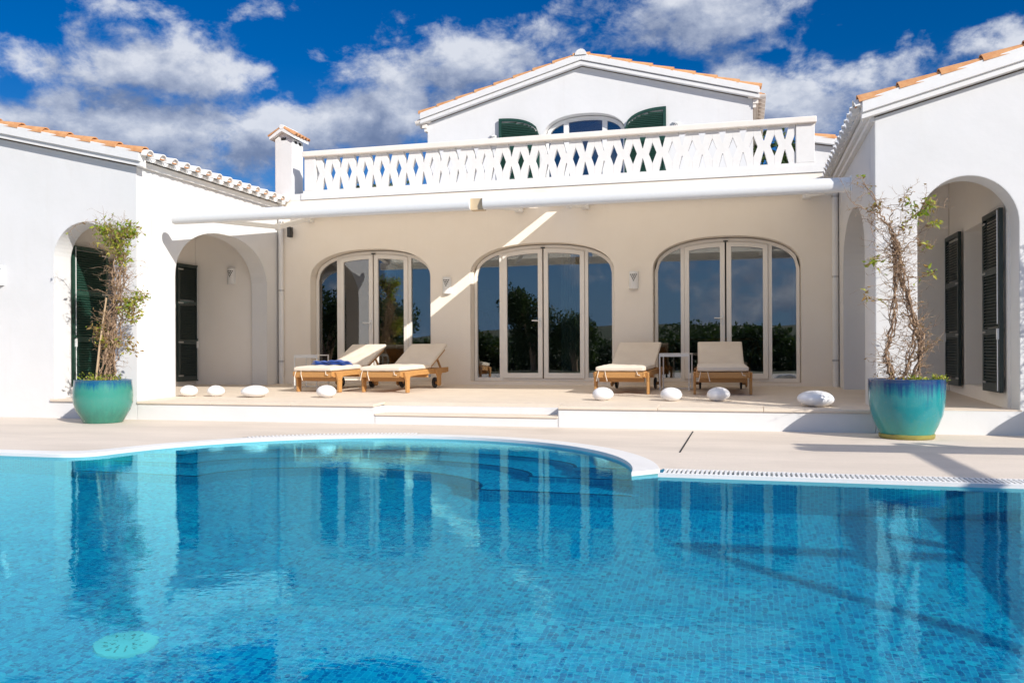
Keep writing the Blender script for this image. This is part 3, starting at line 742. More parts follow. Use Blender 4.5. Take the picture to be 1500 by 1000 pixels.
for s in (-1, 1):
    up = Vector((s*GP, 0, 1)).normalized()
    xe = (GX0-.12) if s < 0 else (GX1+.12)
    P_ = lambda x, dz: (x, zg(x)+dz)
    wv.prism([[P_(xe, .10), P_(xe, .225), P_(GXM, .225), P_(GXM, .10)]], XZ, GY-.14, GY-.001)
    wm.prism([[P_(xe, .015), P_(xe, .085), P_(GXM, .085), P_(GXM, .015)]], XZ, GY-.115, GY-.002)
    for j in range(9):
        xa_ = xe + s*.03 - s*j*.405; xb_ = xa_ - s*.44
        if (xb_-GXM)*s < .05: xb_ = GXM + s*.03
        if (xa_-GXM)*s < .1: break
        vt.halftile((xa_, GY-.05, zg(xa_)+.215), (xb_, GY-.05, zg(xb_)+.195), .092, .078, up, th=.016)
        for r_ in range(1, 9):
            tl.halftile((xa_, GY-.05+r_*.27, zg(xa_)+.12), (xb_, GY-.05+r_*.27, zg(xb_)+.10), .088, .078, up)
    # eave: rows of white tile lips under the overhang
    for r_ in range(20):
        y = GY+.10+r_*.27
        ev.halftile((xe+s*.10, y, zg(xe)+.06), (xe-s*.2, y, zg(xe)+.10), .085, .08, up)
        ev.halftile((xe+s*.12, y-.135, zg(xe)+.07), (xe-s*.2, y-.135, zg(xe)+.11), .078, .07, -up)
    xs_ = GX1 if s > 0 else GX0
    ev.box(min(xs_, xs_+s*.10), max(xs_, xs_+s*.10), GY-.05, 23, zg(xs_)-.10, zg(xs_)-.02)
    ev.box(min(xs_, xs_+s*.06), max(xs_, xs_+s*.06), GY-.03, 23, zg(xs_)-.17, zg(xs_)-.102)
V(wv, 'verge', TRIM, bev=.006); V(wm, 'verge_moulding', TRIM)
vt.build('verge_tiles', TERRA, groof, smooth=40); tl.build('cover_tiles', TERRA, groof, smooth=40); V(ev, 'eave_tiles', RAIL, smooth=40)
V(MB().halftile((GXM, GY-.16, zg(GXM)+.19), (GXM, GY+.35, zg(GXM)+.20), .115, .10, closed=True), 'ridge_tile', TRIM, smooth=40)
# balcony window and its open arched shutters
yd = GY+.17; xa, xb = WX0+.01, WX1-.01; xc = (xa+xb)/2; hw = (xb-xa)/2
def fzg(x, ins=0): 
    q = min(1, abs(x-xc)/(hw-ins)); return 5.20+(.385-ins)*(1-q**2.3)**(1/2.3)
outer = [(xa, 3.73), (xb, 3.73)] + [(xb+(xa-xb)*i/40, fzg(xb+(xa-xb)*i/40)) for i in range(41)]
h3 = [(xa+.05, xa+.36), (xa+.46, xb-.46), (xb-.36, xb-.05)]
wf = V(MB().prism([outer]+[clip_arch(lambda x: fzg(x, .07), a, b, 3.8) for a, b in h3], XZ, yd, yd+.07), 'balcony_window', METALW, bev=.005)
for a, b in h3: MB().prism([clip_arch(lambda x: fzg(x, .06), a-.005, b+.005, 3.795)], XZ, yd+.04, yd+.041).build('pane', GLASS, wf, recalc=False)
CURT = fabric('pale_green_curtain', (.42, .50, .46), (.36, .44, .41))
def curtain(x0, x1, y, z0, z1):
    m_ = MB(); n = 40; vs = []
    for i in range(n+1):
        x = x0+(x1-x0)*i/n; yy = y+.03*math.sin(i*1.4)
        vs += [(x, yy, z0), (x, yy, z1)]
    m_.add(vs, [(2*i, 2*i+2, 2*i+3, 2*i+1) for i in range(n)]); return m_
curtain(xa+.02, xa+.4, yd+.2, 3.75, 5.5).build('curtain', CURT, wf, smooth=True); curtain(xb-.4, xb-.02, yd+.2, 3.75, 5.5).build('curtain', CURT, wf, smooth=True)
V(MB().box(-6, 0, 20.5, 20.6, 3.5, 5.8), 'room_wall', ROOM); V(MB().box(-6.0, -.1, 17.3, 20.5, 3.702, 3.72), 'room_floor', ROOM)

def shutter_mb(w_, h_, bars=2, topf=None):
    """louvred leaf in local X-Z, lower left corner at the origin, thickness along Y (-.02 .. .02)."""
    m_ = MB(); st = .055
    top = (lambda x: h_) if topf is None else topf
    n = 12
    out_ = [(0, 0), (w_, 0)] + [(w_-w_*i/n, top(w_-w_*i/n)) for i in range(n+1)]
    zs_ = [0] + [h_*(k+1)/(bars+1) for k in range(bars)] + [None]
    holes = []
    for k in range(bars+1):
        za = (zs_[k]+.035) if k else .09
        if zs_[k+1] is not None:
            holes.append([(st, za), (w_-st, za), (w_-st, zs_[k+1]-.035), (st, zs_[k+1]-.035)])
        else:
            holes.append([(st, za), (w_-st, za)] + [(w_-st-(w_-2*st)*i/n, max(za+.01, top(w_-st-(w_-2*st)*i/n)-st)) for i in range(n+1)])
    m_.prism([out_]+holes, XZ, -.021, .021)
    z = .10
    while z < h_-.03:
        # louvre: tilted blade, cut to the leaf's outline
        xs = [x for x in (st + (w_-2*st)*i/24 for i in range(25)) if top(x)-st > z+.03]
        if len(xs) > 1 and all(abs(z-q) > .040 for q in zs_[1:-1]):
            x0, x1 = xs[0]-.004, xs[-1]+.004
            m_.add([(x0, -.017, z-.014), (x1, -.017, z-.014), (x1, .017, z+.022), (x0, .017, z+.022), (x0, -.017, z-.006), (x1, -.017, z-.006), (x1, .017, z+.030), (x0, .017, z+.030)],
                   [(0,3,2,1),(4,5,6,7),(0,1,5,4),(1,2,6,5),(2,3,7,6),(3,0,4,7)])
        z += .035
    return m_
def xform(m_, f): m_.v = [f(*q) for q in m_.v]; return m_
def latches(side, mat4, parent):
    pass
GL, GRR = .84, .80
shl = shutter_mb(.84, 1.86, 2, lambda x: 1.46+.40*(max(0, 1-(x/.84)**2.3))**(1/2.3))
shl = xform(shl, lambda x, y, z: (-4.77+x, GY-.05+y, 3.74+z)); V(shl, 'shutter', GREEN)
shr = shutter_mb(.80, 1.86, 2, lambda x: 1.46+.40*(max(0, 1-((.80-x)/.80)**2.3))**(1/2.3))
shr = xform(shr, lambda x, y, z: (-2.23+x, GY-.05+y, 3.74+z)); V(shr, 'shutter', GREEN)
# porch shutters lie open against the porch walls, the window between each pair
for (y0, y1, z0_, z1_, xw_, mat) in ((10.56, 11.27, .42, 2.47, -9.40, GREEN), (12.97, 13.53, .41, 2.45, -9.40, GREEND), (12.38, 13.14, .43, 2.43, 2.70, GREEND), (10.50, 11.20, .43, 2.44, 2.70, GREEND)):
    m_ = xform(shutter_mb(y1-y0, z1_-z0_), lambda x, y, z: (xw_+(y if xw_ > 0 else -y), y0+x, z0_+z))
    sh = V(m_, 'shutter', mat)
    sg = 1 if xw_ < 0 else -1
    m_ = MB()
    hy = y0 if (y0 > 11.9) else y1
    for zz in (z0_+.10, (z0_*2+z1_)/3, (z0_+z1_*2)/3, z1_-.10):
        ya = y1 if y0 < 11.9 else y0
        m_.box(xw_+sg*.022-.003, xw_+sg*.022+.003, min(ya, ya-(.14 if ya == y1 else -.14)), max(ya, ya-(.14 if ya == y1 else -.14)), zz-.012, zz+.012)
    split_build(m_, 'hinge', METALG, sh)
    m_ = MB(); ye = (y0+.03) if y0 < 11.9 else (y1-.03)
    m_.tube([(xw_+sg*.032, ye, z0_+.02), (xw_+sg*.032, ye, z0_+.62)], .006, 6); m_.tube([(xw_+sg*.032, ye, z0_+.75), (xw_+sg*.032, ye, z1_-.02)], .006, 6); m_.box(xw_+sg*.03-.012, xw_+sg*.03+.012, ye-.015, ye+.015, z0_+.58, z0_+.70)
    split_build(m_, 'bolt', METALW, sh, smooth=40)

# rainwater pipes in the two inner corners
for x in (XL+.075, XR-.055):
    m_ = MB(); m_.tube([(x, YF-.052, zf(YF)-.01), (x, YF-.052, 3.45), (x, YF-.052, 3.56)], .046, 14)
    V(m_, 'rain_pipe', TRIM, smooth=40)
    m_ = MB()
    for z in (.75, 2.0, 3.2): m_.lathe([(.047, -.015), (.052, -.015), (.052, .015), (.047, .015)], 16, (x, YF-.052, z))
    split_build(m_, 'pipe_bracket', METALG, villa, smooth=40)
# small rear wing whose tiled verge shows right of the balcony
V(MB().prism([[(1.0, 3.5), (4.5, 3.5), (4.5, 3.6), (1.0, 4.28)]], XZ, 15.0, 18), 'rear_wall', PLASTER)
V(MB().prism([[(1.0, 4.30), (1.0, 4.40), (4.5, 3.72), (4.5, 3.60)]], XZ, 14.9, 15.02), 'verge', TRIM)
m_ = MB()
for j in range(8): m_.halftile((1.0+j*.4+.43, 14.98, 4.39-(j*.4+.43)*.1945), (1.0+j*.4, 14.98, 4.375-j*.4*.1945), .085, .075, (.19, 0, 1))
V(m_, 'verge_tiles', TERRA, smooth=40)
V(MB().prism([[(1.0, 4.34), (1.0, 4.37), (4.5, 3.69), (4.5, 3.66)]], XZ, 15.03, 18), 'tile_roof', TERRA2)

# ------------------------------------------------------------------ awnings
def awning(name, label, x0, x1, xf0, xf1, xw0, xw1):
    root = empty(name, ((x0+x1)/2, YF, 3.2), label, 'awning', 'awnings under the balcony')
    zw, zb, yb = 3.35, 2.825, 10.53
    MB().add([(xw0, YF-.10, zw), (xw1, YF-.10, zw), (xf1, yb, zb), (xf0, yb, zb)], [(0, 1, 2, 3)]).build('cloth', AWN, root, recalc=False)
    prof = [(yb+.06, zb+.015), (yb-.01, zb+.035), (yb-.065, zb+.02), (yb-.09, zb-.03), (yb-.085, zb-.085), (yb-.06, zb-.125), (yb-.0, zb-.135), (yb+.05, zb-.12), (yb+.07, zb-.05)]
    MB().prism([prof], YZ, x0, x1).build('front_bar', METALW, root, smooth=50)
    m_ = MB(); m_.prism([[(YF-.02, 3.29), (YF-.02, 3.47), (YF-.12, 3.47), (YF-.16, 3.41), (YF-.15, 3.32), (YF-.10, 3.285)]], YZ, x0+.12, x1-.03)
    m_.build('cassette', METALW, root, smooth=50)
    return root
def arm(root, sx_, ex, fx, ez):
    m_ = MB(); m_.bar((sx_, YF-.12, 3.23), (ex, 12.2, ez), .06, .075); m_.bar((ex, 12.2, ez), (fx, 10.62, 2.76), .05, .065)
    m_.tube([(ex, 12.2, ez-.05), (ex, 12.2, ez+.05)], .045, 12); m_.box(sx_-.06, sx_+.06, YF-.16, YF-.001, 3.18, 3.28)
    m_.build('folding_arm', METALW, root, bev=.006)
aw1 = awning('awning', 'white awning let out over the left half of the terrace', -7.66, -3.335, -7.55, -3.45, -7.60, -2.865)
arm(aw1, -7.35, -7.02, -7.25, 2.86); arm(aw1, -3.55, -3.75, -4.6, 3.05)
aw2 = awning('awning', 'white awning let out over the right half of the terrace', -3.16, 1.165, -2.99, 1.08, -2.695, 1.10)
arm(aw2, -2.45, -2.40, -2.2, 2.99); arm(aw2, .92, 1.08, .3, 3.0)
MB().box(-3.333, -3.162, 10.50, 10.62, 2.69, 2.835).build('coupling', princ('sand_plastic', (.62, .47, .29), .6), aw1)
m_ = MB(); m_.box(1.167, 1.18, 10.43, 10.6, 2.685, 2.865); m_.build('end_cap', METALW, aw2, bev=.006)

# ------------------------------------------------------------------ wall lamps
def sconce(loc, label, rz=0, r=.078, h=.28):
    root = empty('wall_lamp', loc, label, 'wall lamp', 'perforated white wall lamps', rz)
    m_ = MB(); n = 20
    for rr in (r, r-.012):
        pass
    vs = []; 
    for z in (-h/2, h/2):
        for rr in (r, r-.012):
            for k in range(n+1):
                a = math.pi + math.pi*k/n; vs.append((rr*math.cos(a), rr*.8*math.sin(a), z))
    q = n+1; fs = []
    for k in range(n):
        fs += [(k, k+1, 2*q+k+1, 2*q+k), (q+k+1, q+k, 3*q+k, 3*q+k+1), (k+1, k, q+k, q+k+1), (2*q+k, 2*q+k+1, 3*q+k+1, 3*q+k)]
    fs += [(0, 2*q, 3*q, q), (n, q+n, 3*q+n, 2*q+n)]
    m_.add(vs, fs); m_.box(-r+.004, r-.004, -.012, -.001, -h/2+.01, h/2-.01)
    m_.v = [(x+loc[0], y+loc[1], z+loc[2]) for x, y, z in m_.v]
    m_.build('shade', TRIM, root, smooth=40)
    m_ = MB()
    rows = [(.085, (-.045, -.015, .015, .045)), (.055, (-.03, 0, .03)), (.025, (-.015, .015)), (-.005, (0,))]
    for zz, xs in rows:
        for x in xs:
            a = math.asin(x/r); y = -r*.8*math.cos(a)
            m_.tube([(loc[0]+x, loc[1]+y-.0015, loc[2]+zz), (loc[0]+x*.95, loc[1]+y+.004, loc[2]+zz)], .0115, 8)
    m_.build('hole_pattern', DARK, root)
    return root
sconce((-4.83, YF-.001, 2.02), 'perforated half-round wall lamp between the left and middle glass doors')
sconce((-1.69, YF-.001, 2.03), 'perforated half-round wall lamp between the middle and right glass doors')
sconce((-8.72, 13.559, 2.25), 'perforated half-round wall lamp inside the left porch')
sconce((-10.27, YW-.001, 2.02), 'perforated half-round wall lamp on the front wall, left of the arched opening')
sconce((-4.90, GY-.001, 5.16), 'small perforated wall lamp left of the upstairs shutters', h=.24)
sconce((-1.25, GY-.001, 5.17), 'small perforated wall lamp right of the upstairs shutters', h=.24)
# loudspeaker
root = empty('loudspeaker', (-7.72, YF, 3.02), 'small black loudspeaker high on the wall beside the left rain pipe', 'speaker')
MB().box(-7.757, -7.683, YF-.13, YF-.035, 2.93, 3.11).build('cabinet', BLACK, root, bev=.012)
MB().bar((-7.72, YF-.04, 3.02), (-7.72, YF, 3.02), .03, .05).build('bracket', BLACK, root)

# ------------------------------------------------------------------ sun loungers
FT = math.atan(.028)
def make_lounger():
    root = empty('sun_lounger', (0, 0, 0), 'x', 'sun lounger', 'teak sun loungers on the terrace')
    W, L, HT = .335, 1.58, .315
    for s in (-1, 1):
        m_ = MB(); x = s*W
        # side rail with a shallow shaped lower edge
        m_.prism([[(0, HT), (L, HT), (L, HT-.075), (L-.10, HT-.085), (L-.30, HT-.085), (.55, HT-.075), (.25, HT-.085), (.06, HT-.085), (0, HT-.07)]], YZ, x-.016, x+.016)
        m_.build('rail', TEAK, root, bev=.005)
        m_ = MB()
        m_.prism([[(.06, HT-.012), (.30, HT-.012), (.255, HT-.055), (.215, HT-.12), (.205, 0), (.125, 0), (.118, HT-.14), (.09, HT-.08)]], YZ, x+s*.017, x+s*.052)
        m_.build('leg', TEAK, root, bev=.006)
        m_ = MB()
        m_.prism([[(L-.52, HT-.012), (L-.24, HT-.012), (L-.28, HT-.06), (L-.325, HT-.13), (L-.33, .055), (L-.38, .03), (L-.43, .055), (L-.435, HT-.13), (L-.475, HT-.07)]], YZ, x+s*.017, x+s*.048)
        m_.build('leg', TEAK, root, bev=.006)
        m_ = MB(); yw = L-.38
        n = 28
        for (ra, xa_, xb_) in ((.085, .052, .082),):
            prof = [(0, -.015), (.06, -.015), (.066, -.011), (.083, -.013), (.085, -.008), (.085, .008), (.083, .013), (.066, .011), (.06, .015), (0, .015)]
            t_ = MB(); t_.lathe(prof, n); t_.v = [(x-s*.042 + q[2], yw+q[0], .086+q[1]) for q in t_.v]; m_.add(t_.v, t_.f)
        wh = m_.build('wheel', BLACK, root, smooth=35)
        m_ = MB(); m_.tube([(x-s*.062, yw, .086), (x+s*.05, yw, .086)], .022, 12); m_.build('hub', TEAK, wh, smooth=40)
    m_ = MB(); m_.box(-W+.017, W-.017, .0, .032, HT-.085, HT-.005); m_.build('front_rail', TEAK, root, bev=.005)
    m_ = MB(); m_.box(-W+.017, W-.017, L-.04, L-.01, HT-.08, HT-.01); m_.box(-W+.017, W-.017, .15, .185, HT-.15, HT-.09); m_.box(-W+.017, W-.017, .9, .935, HT-.13, HT-.06); split_build(m_, 'cross_rail', TEAK, root, bev=.004)
    m_ = MB(); y = .045
    while y < .96: m_.box(-W+.018, W-.018, y, y+.05, HT-.028, HT-.008); y += .064
    m_.build('seat_slats', TEAK, root, bev=.003)
    yh, zh, an, BL = .99, HT+.0, rad(27), .66
    dy, dz = math.cos(an), math.sin(an)
    at = lambda u_, n_: (yh+dy*u_-dz*n_, zh+dz*u_+dy*n_)
    def slab_(x0, x1, u0, u1, n0, n1):
        c = [at(u0, n0), at(u1, n0), at(u1, n1), at(u0, n1)]
        return MB().prism([c], YZ, x0, x1)
    m_ = MB()
    for s in (-1, 1):
        q = slab_(s*.275-.016, s*.275+.016, 0, BL, -.035, .0); m_.add(q.v, q.f)
    k = .03
    while k < BL-.03:
        q = slab_(-.258, .258, k, k+.05, -.018, -.002); m_.add(q.v, q.f); k += .066
    m_.build('backrest', TEAK, root, bev=.003)
    m_ = MB(); a_ = at(.42, -.04)
    for s in (-1, 1): m_.bar((s*.24, a_[0], a_[1]), (s*.24, a_[0]+.16, HT-.05), .022, .03)
    split_build(m_, 'back_strut', TEAK, root)
    # cushions: subdivided rounded boxes with a slight puff
    def cushion(fmap, lx, lu, th, nu, nx, seed):
        m_ = MB(); rr = random.Random(seed); vs = []; fs = []
        def P(i, j, side):
            a = 2*i/nx-1; b = 2*j/nu-1
            e = (1-abs(a)**8)*(1-abs(b)**10)
            puff = th/2*(.62+.38*e)+.006*math.sin(j*.9+seed)*math.sin(i*1.3+seed)*e
            ex = lx/2*(a - .03*a*abs(a)**6)
            return fmap(ex, (b+1)/2*lu, side*puff + th/2)
        for side in (-1, 1):
            for j in range(nu+1):
                for i in range(nx+1): vs.append(P(i, j, side))
        N = (nx+1)*(nu+1); I = lambda i, j, s_: s_*N + j*(nx+1)+i
        for s_ in (0, 1):
            for j in range(nu):
                for i in range(nx): fs.append((I(i, j, s_), I(i+1, j, s_), I(i+1, j+1, s_), I(i, j+1, s_)))
        for i in range(nx): fs += [(I(i, 0, 0), I(i+1, 0, 0), I(i+1, 0, 1), I(i, 0, 1)), (I(i, nu, 0), I(i+1, nu, 0), I(i+1, nu, 1), I(i, nu, 1))]
        for j in range(nu): fs += [(I(0, j, 0), I(0, j+1, 0), I(0, j+1, 1), I(0, j, 1)), (I(nx, j, 0), I(nx, j+1, 0), I(nx, j+1, 1), I(nx, j, 1))]
        return m_.add(vs, fs)
    seat = cushion(lambda x, u_, n_: (x, .0+u_, HT-.004+n_), .69, 1.01, .085, 22, 14, 1).build('seat_cushion', CUSH, root, smooth=50, bev=.012)
    back = cushion(lambda x, u_, n_: (x,) + at(u_+.03, n_+.002), .67, .68, .075, 16, 14, 2).build('back_cushion', CUSH, root, smooth=50, bev=.012)
    m_ = MB()
    for x, sw in ((-.29, -.03), (-.20, .03), (.24, .05)):
        m_.tube([(x, .0, HT+.01), (x+sw*.3, -.018, HT-.04), (x+sw, -.012, HT-.13 if x < 0 else HT-.05)], [.005, .006, .007], 5)
    split_build(m_, 'tie', CUSH, root)
    return root
LG = make_lounger()
spots = [((-6.25, 11.84), -8, 'teak lounger at far left with a folded blue towel on its cushion'),
         ((-5.17, 11.86), -7, 'teak lounger between the towel lounger and the middle glass door, nothing on it'),
         ((-1.66, 11.97), -4, 'teak lounger left of the free-standing wire table, turned slightly towards the right'),
         ((-.275, 11.98), 3, 'teak lounger at the far right, straight on, right of the wire table')]
for i, ((x, y), rz, lab) in enumerate(spots):
    o = LG if i == 0 else dup(LG, (0, 0, 0))
    o.location = (x, y, zf(y)+.002); o.rotation_euler = (FT, 0, rad(rz)); o['label'] = lab
# folded towel
root = empty('towel', (-6.17, 12.33, zf(12.3)+.40), 'folded royal blue towel lying on the left lounger', 'towel', rz=rad(-8))
m_ = MB(); rnd = random.Random(3)
for k in range(3):
    nx, ny = 26, 12; vs = []; fs = []
    for side in (0, 1):
        for j in range(ny+1):
            for i in range(nx+1):
                a = 2*i/nx-1; b = 2*j/ny-1; e = (1-abs(a)**6)*(1-abs(b)**6)
                z = k*.021 + (.021*(.35+.65*e) if side else .002) + .012*math.sin(i*.33+.5*k+1)*(.4+.6*e) + .006*math.sin(i*.9+j*.5)
                vs.append((a*(.285-.008*k)+.006*math.sin(j*.8+k), b*(.15-.006*k)+.005*math.sin(i*.6+2*k), z))
    N = (nx+1)*(ny+1); I = lambda i, j, s_: s_*N+j*(nx+1)+i
    for s_ in (0, 1):
        for j in range(ny):
            for i in range(nx): fs.append((I(i, j, s_), I(i+1, j, s_), I(i+1, j+1, s_), I(i, j+1, s_)))
    for i in range(nx): fs += [(I(i, 0, 0), I(i+1, 0, 0), I(i+1, 0, 1), I(i, 0, 1)), (I(i, ny, 0), I(i+1, ny, 0), I(i+1, ny, 1), I(i, ny, 1))]
    for j in range(ny): fs += [(I(0, j, 0), I(0, j+1, 0), I(0, j+1, 1), I(0, j, 1)), (I(nx, j, 0), I(nx, j+1, 0), I(nx, j+1, 1), I(nx, j, 1))]
    m_.add(vs, fs)
o = m_.build('folds', BLUE, None, smooth=50); o.parent = root

# wire side tables
def side_table(loc, label, rz):
    w_, d_, h_ = .21, .165, .535
    root = empty('side_table', loc, label, 'side table', 'white wire side tables', rz)
    L_ = Vector(loc); r = .008
    for sx_ in (-1, 1):
        for sy_ in (-1, 1):
            m_ = MB().box(sx_*w_-r, sx_*w_+r, sy_*d_-r, sy_*d_+r, 0, h_-.012); m_.v = [tuple(Vector(q)+L_) for q in m_.v]; m_.build('leg', METALW, root)
    m_ = MB()
    for sx_ in (-1, 1): m_.box(sx_*w_-r, sx_*w_+r, -d_+r+.001, d_-r-.001, .012, .026)
    for sy_ in (-1, 1): m_.box(-w_+r+.001, w_-r-.001, sy_*d_-r, sy_*d_+r, h_-.045, h_-.014) if sy_ < 0 else m_.box(-w_+r+.001, w_-r-.001, d_-r, d_+r, .012, .026)
    m_.v = [tuple(Vector(q)+L_) for q in m_.v]; split_build(m_, 'stretcher', METALW, root)
    m_ = MB().box(-w_-.008, w_+.008, -d_-.008, d_+.008, h_-.011, h_+.004); m_.v = [tuple(Vector(q)+L_) for q in m_.v]; m_.build('table_top', METALW, root, bev=.003)
    return root
side_table((-.965, 12.95, zf(12.95)), 'white wire side table standing between the two right loungers', rad(-4))
side_table((-6.80, 12.85, zf(12.85)), 'white wire side table half hidden behind the left lounger with the towel', rad(-6))

# pebble lamps along the terrace edge
def pebble(x, y, rx, ry, rz_, label, tilt=0, seed=0):
    m_ = MB(); rr = random.Random(seed); k1 = rr.uniform(-.10, .10); k2 = rr.uniform(-.08, .08)
    def fn(q):
        a, b, c = q
        c2 = c*(1+k1*a) if c > 0 else c*(.92+k2*a)
        return (a+.04*k1*b, b*(1+k2*a), c2)
    m_.ellipsoid((0, 0, 0), (rx, ry, rz_), 36, 22, fn)
    ct, st = math.cos(tilt), math.sin(tilt)
    m_.v = [(a*ct-c*st, b, a*st+c*ct) for a, b, c in m_.v]
    zmin = min(q[2] for q in m_.v)
    o = m_.build('pebble_lamp', EGG, smooth=True); o.location = (x, y, zf(y)-zmin-.003); o.rotation_euler = (0, 0, rr.uniform(-.2, .2))
    tag(o, label, 'egg lamp', 'white pebble lamps on the terrace edge')
for i, (x, y, w_, h_, lab, tl_) in enumerate([
        (-7.78, 11.00, .265, .172, 'white pebble lamp farthest left, nearest the left pier', .02), (-7.36, 11.04, .262, .170, 'white pebble lamp second from the left pier', 0),
        (-6.70, 10.98, .395, .178, 'long white pebble lamp in front of the left rain pipe, between two rounder ones', .03), (-5.62, 11.04, .285, .183, 'round white pebble lamp in front of the blue towel lounger', -.02),
        (-1.74, 11.02, .272, .180, 'white pebble lamp in front of the lounger left of the wire table', 0), (-.885, 11.06, .275, .180, 'white pebble lamp directly in front of the wire table', .02),
        (-.31, 11.10, .285, .185, 'white pebble lamp in front of the far right lounger', .03), (.79, 10.50, .415, .195, 'large long white pebble lamp alone at the right, near the turquoise pot', -.03)]):
    pebble(x, y, w_/2, w_/2*.82, h_/2, lab, tl_, i+3)

# ------------------------------------------------------------------ pots and vines
def pot(name, loc, prof, zt, mat, label, dish):
    root = empty(name, loc, label, 'flower pot')
    r_top = prof[-1][0]
    full = prof + [(r_top+.004, zt+.004), (r_top-.012, zt+.008), (r_top-.028, zt), (r_top-.032, zt-.10)]
    m_ = MB(); m_.lathe([(0.0, prof[0][1])]+full, 72, loc); m_.build('pot_body', mat, root, smooth=50)
    m_ = MB(); m_.lathe([(0, zt-.065), (r_top*.5, zt-.05), (r_top-.03, zt-.06)], 40, loc); m_.build('soil', SOIL, root, smooth=True)
    if dish:
        m_ = MB(); rb = prof[0][0]; m_.lathe([(0, .0), (rb+.0, .0), (rb+.012, .012), (rb+.016, .046), (rb+.004, .05), (rb-.03, .038)], 60, loc); m_.build('saucer', OLIVE, root, smooth=50)
    return root
PL = [(.240, .004), (.252, .03), (.285, .09), (.330, .17), (.357, .26), (.364, .34), (.361, .43), (.352, .50), (.348, .545)]
PRF = [(.252, .035), (.262, .06), (.300, .14), (.338, .24), (.356, .34), (.364, .45), (.366, .55), (.365, .592)]
LP, RP = (-8.10, 9.63, 0), (1.605, 9.66, 0)
pot('glazed_pot', LP, PL, .553, GLAZE_L, 'jade green glazed pot with a blue rim below the left arched opening', False)
pot('glazed_pot', RP, PRF, .60, GLAZE_R, 'turquoise glazed pot with dark blue runs on an olive saucer, by the right wing', True)

def jitter_path(pts, rnd, n, amp, tw=0, ph=0):
    """resample a polyline smoothly, adding wander and a slow twist."""
    pts = [Vector(p_) for p_ in pts]; out_ = []
    for i in range(n+1):
        t_ = i/n*(len(pts)-1); k = min(int(t_), len(pts)-2); u_ = t_-k
        p0 = pts[max(k-1, 0)]; p1 = pts[k]; p2 = pts[k+1]; p3 = pts[min(k+2, len(pts)-1)]
        q = .5*((2*p1)+(p2-p0)*u_+(2*p0-5*p1+4*p2-p3)*u_*u_+(3*p1-p0-3*p2+p3)*u_**3)
        q = q + Vector((rnd.gauss(0, amp), rnd.gauss(0, amp), rnd.gauss(0, amp*.4)))
        if tw: q = q + Vector((math.cos(i*.55+ph), math.sin(i*.55+ph), 0))*tw
        out_.append(q)
    return out_
def leaf(mb, p_, d, size, rnd, w_=.42):
    d = d.normalized(); s = d.cross(Vector((rnd.gauss(0, 1), rnd.gauss(0, 1), rnd.gauss(0, 1))))
    if s.length < 1e-3: return
    s.normalize(); n_ = s.cross(d); b = size*w_/2
    a = p_; m1 = p_+d*size*.45; t_ = p_+d*size+n_*(-.18*size)
    mb.add([a, m1+s*b+n_*.06*size, t_, m1-s*b+n_*.06*size, m1], [(0, 1, 4), (1, 2, 4), (0, 4, 3), (4, 2, 3)])
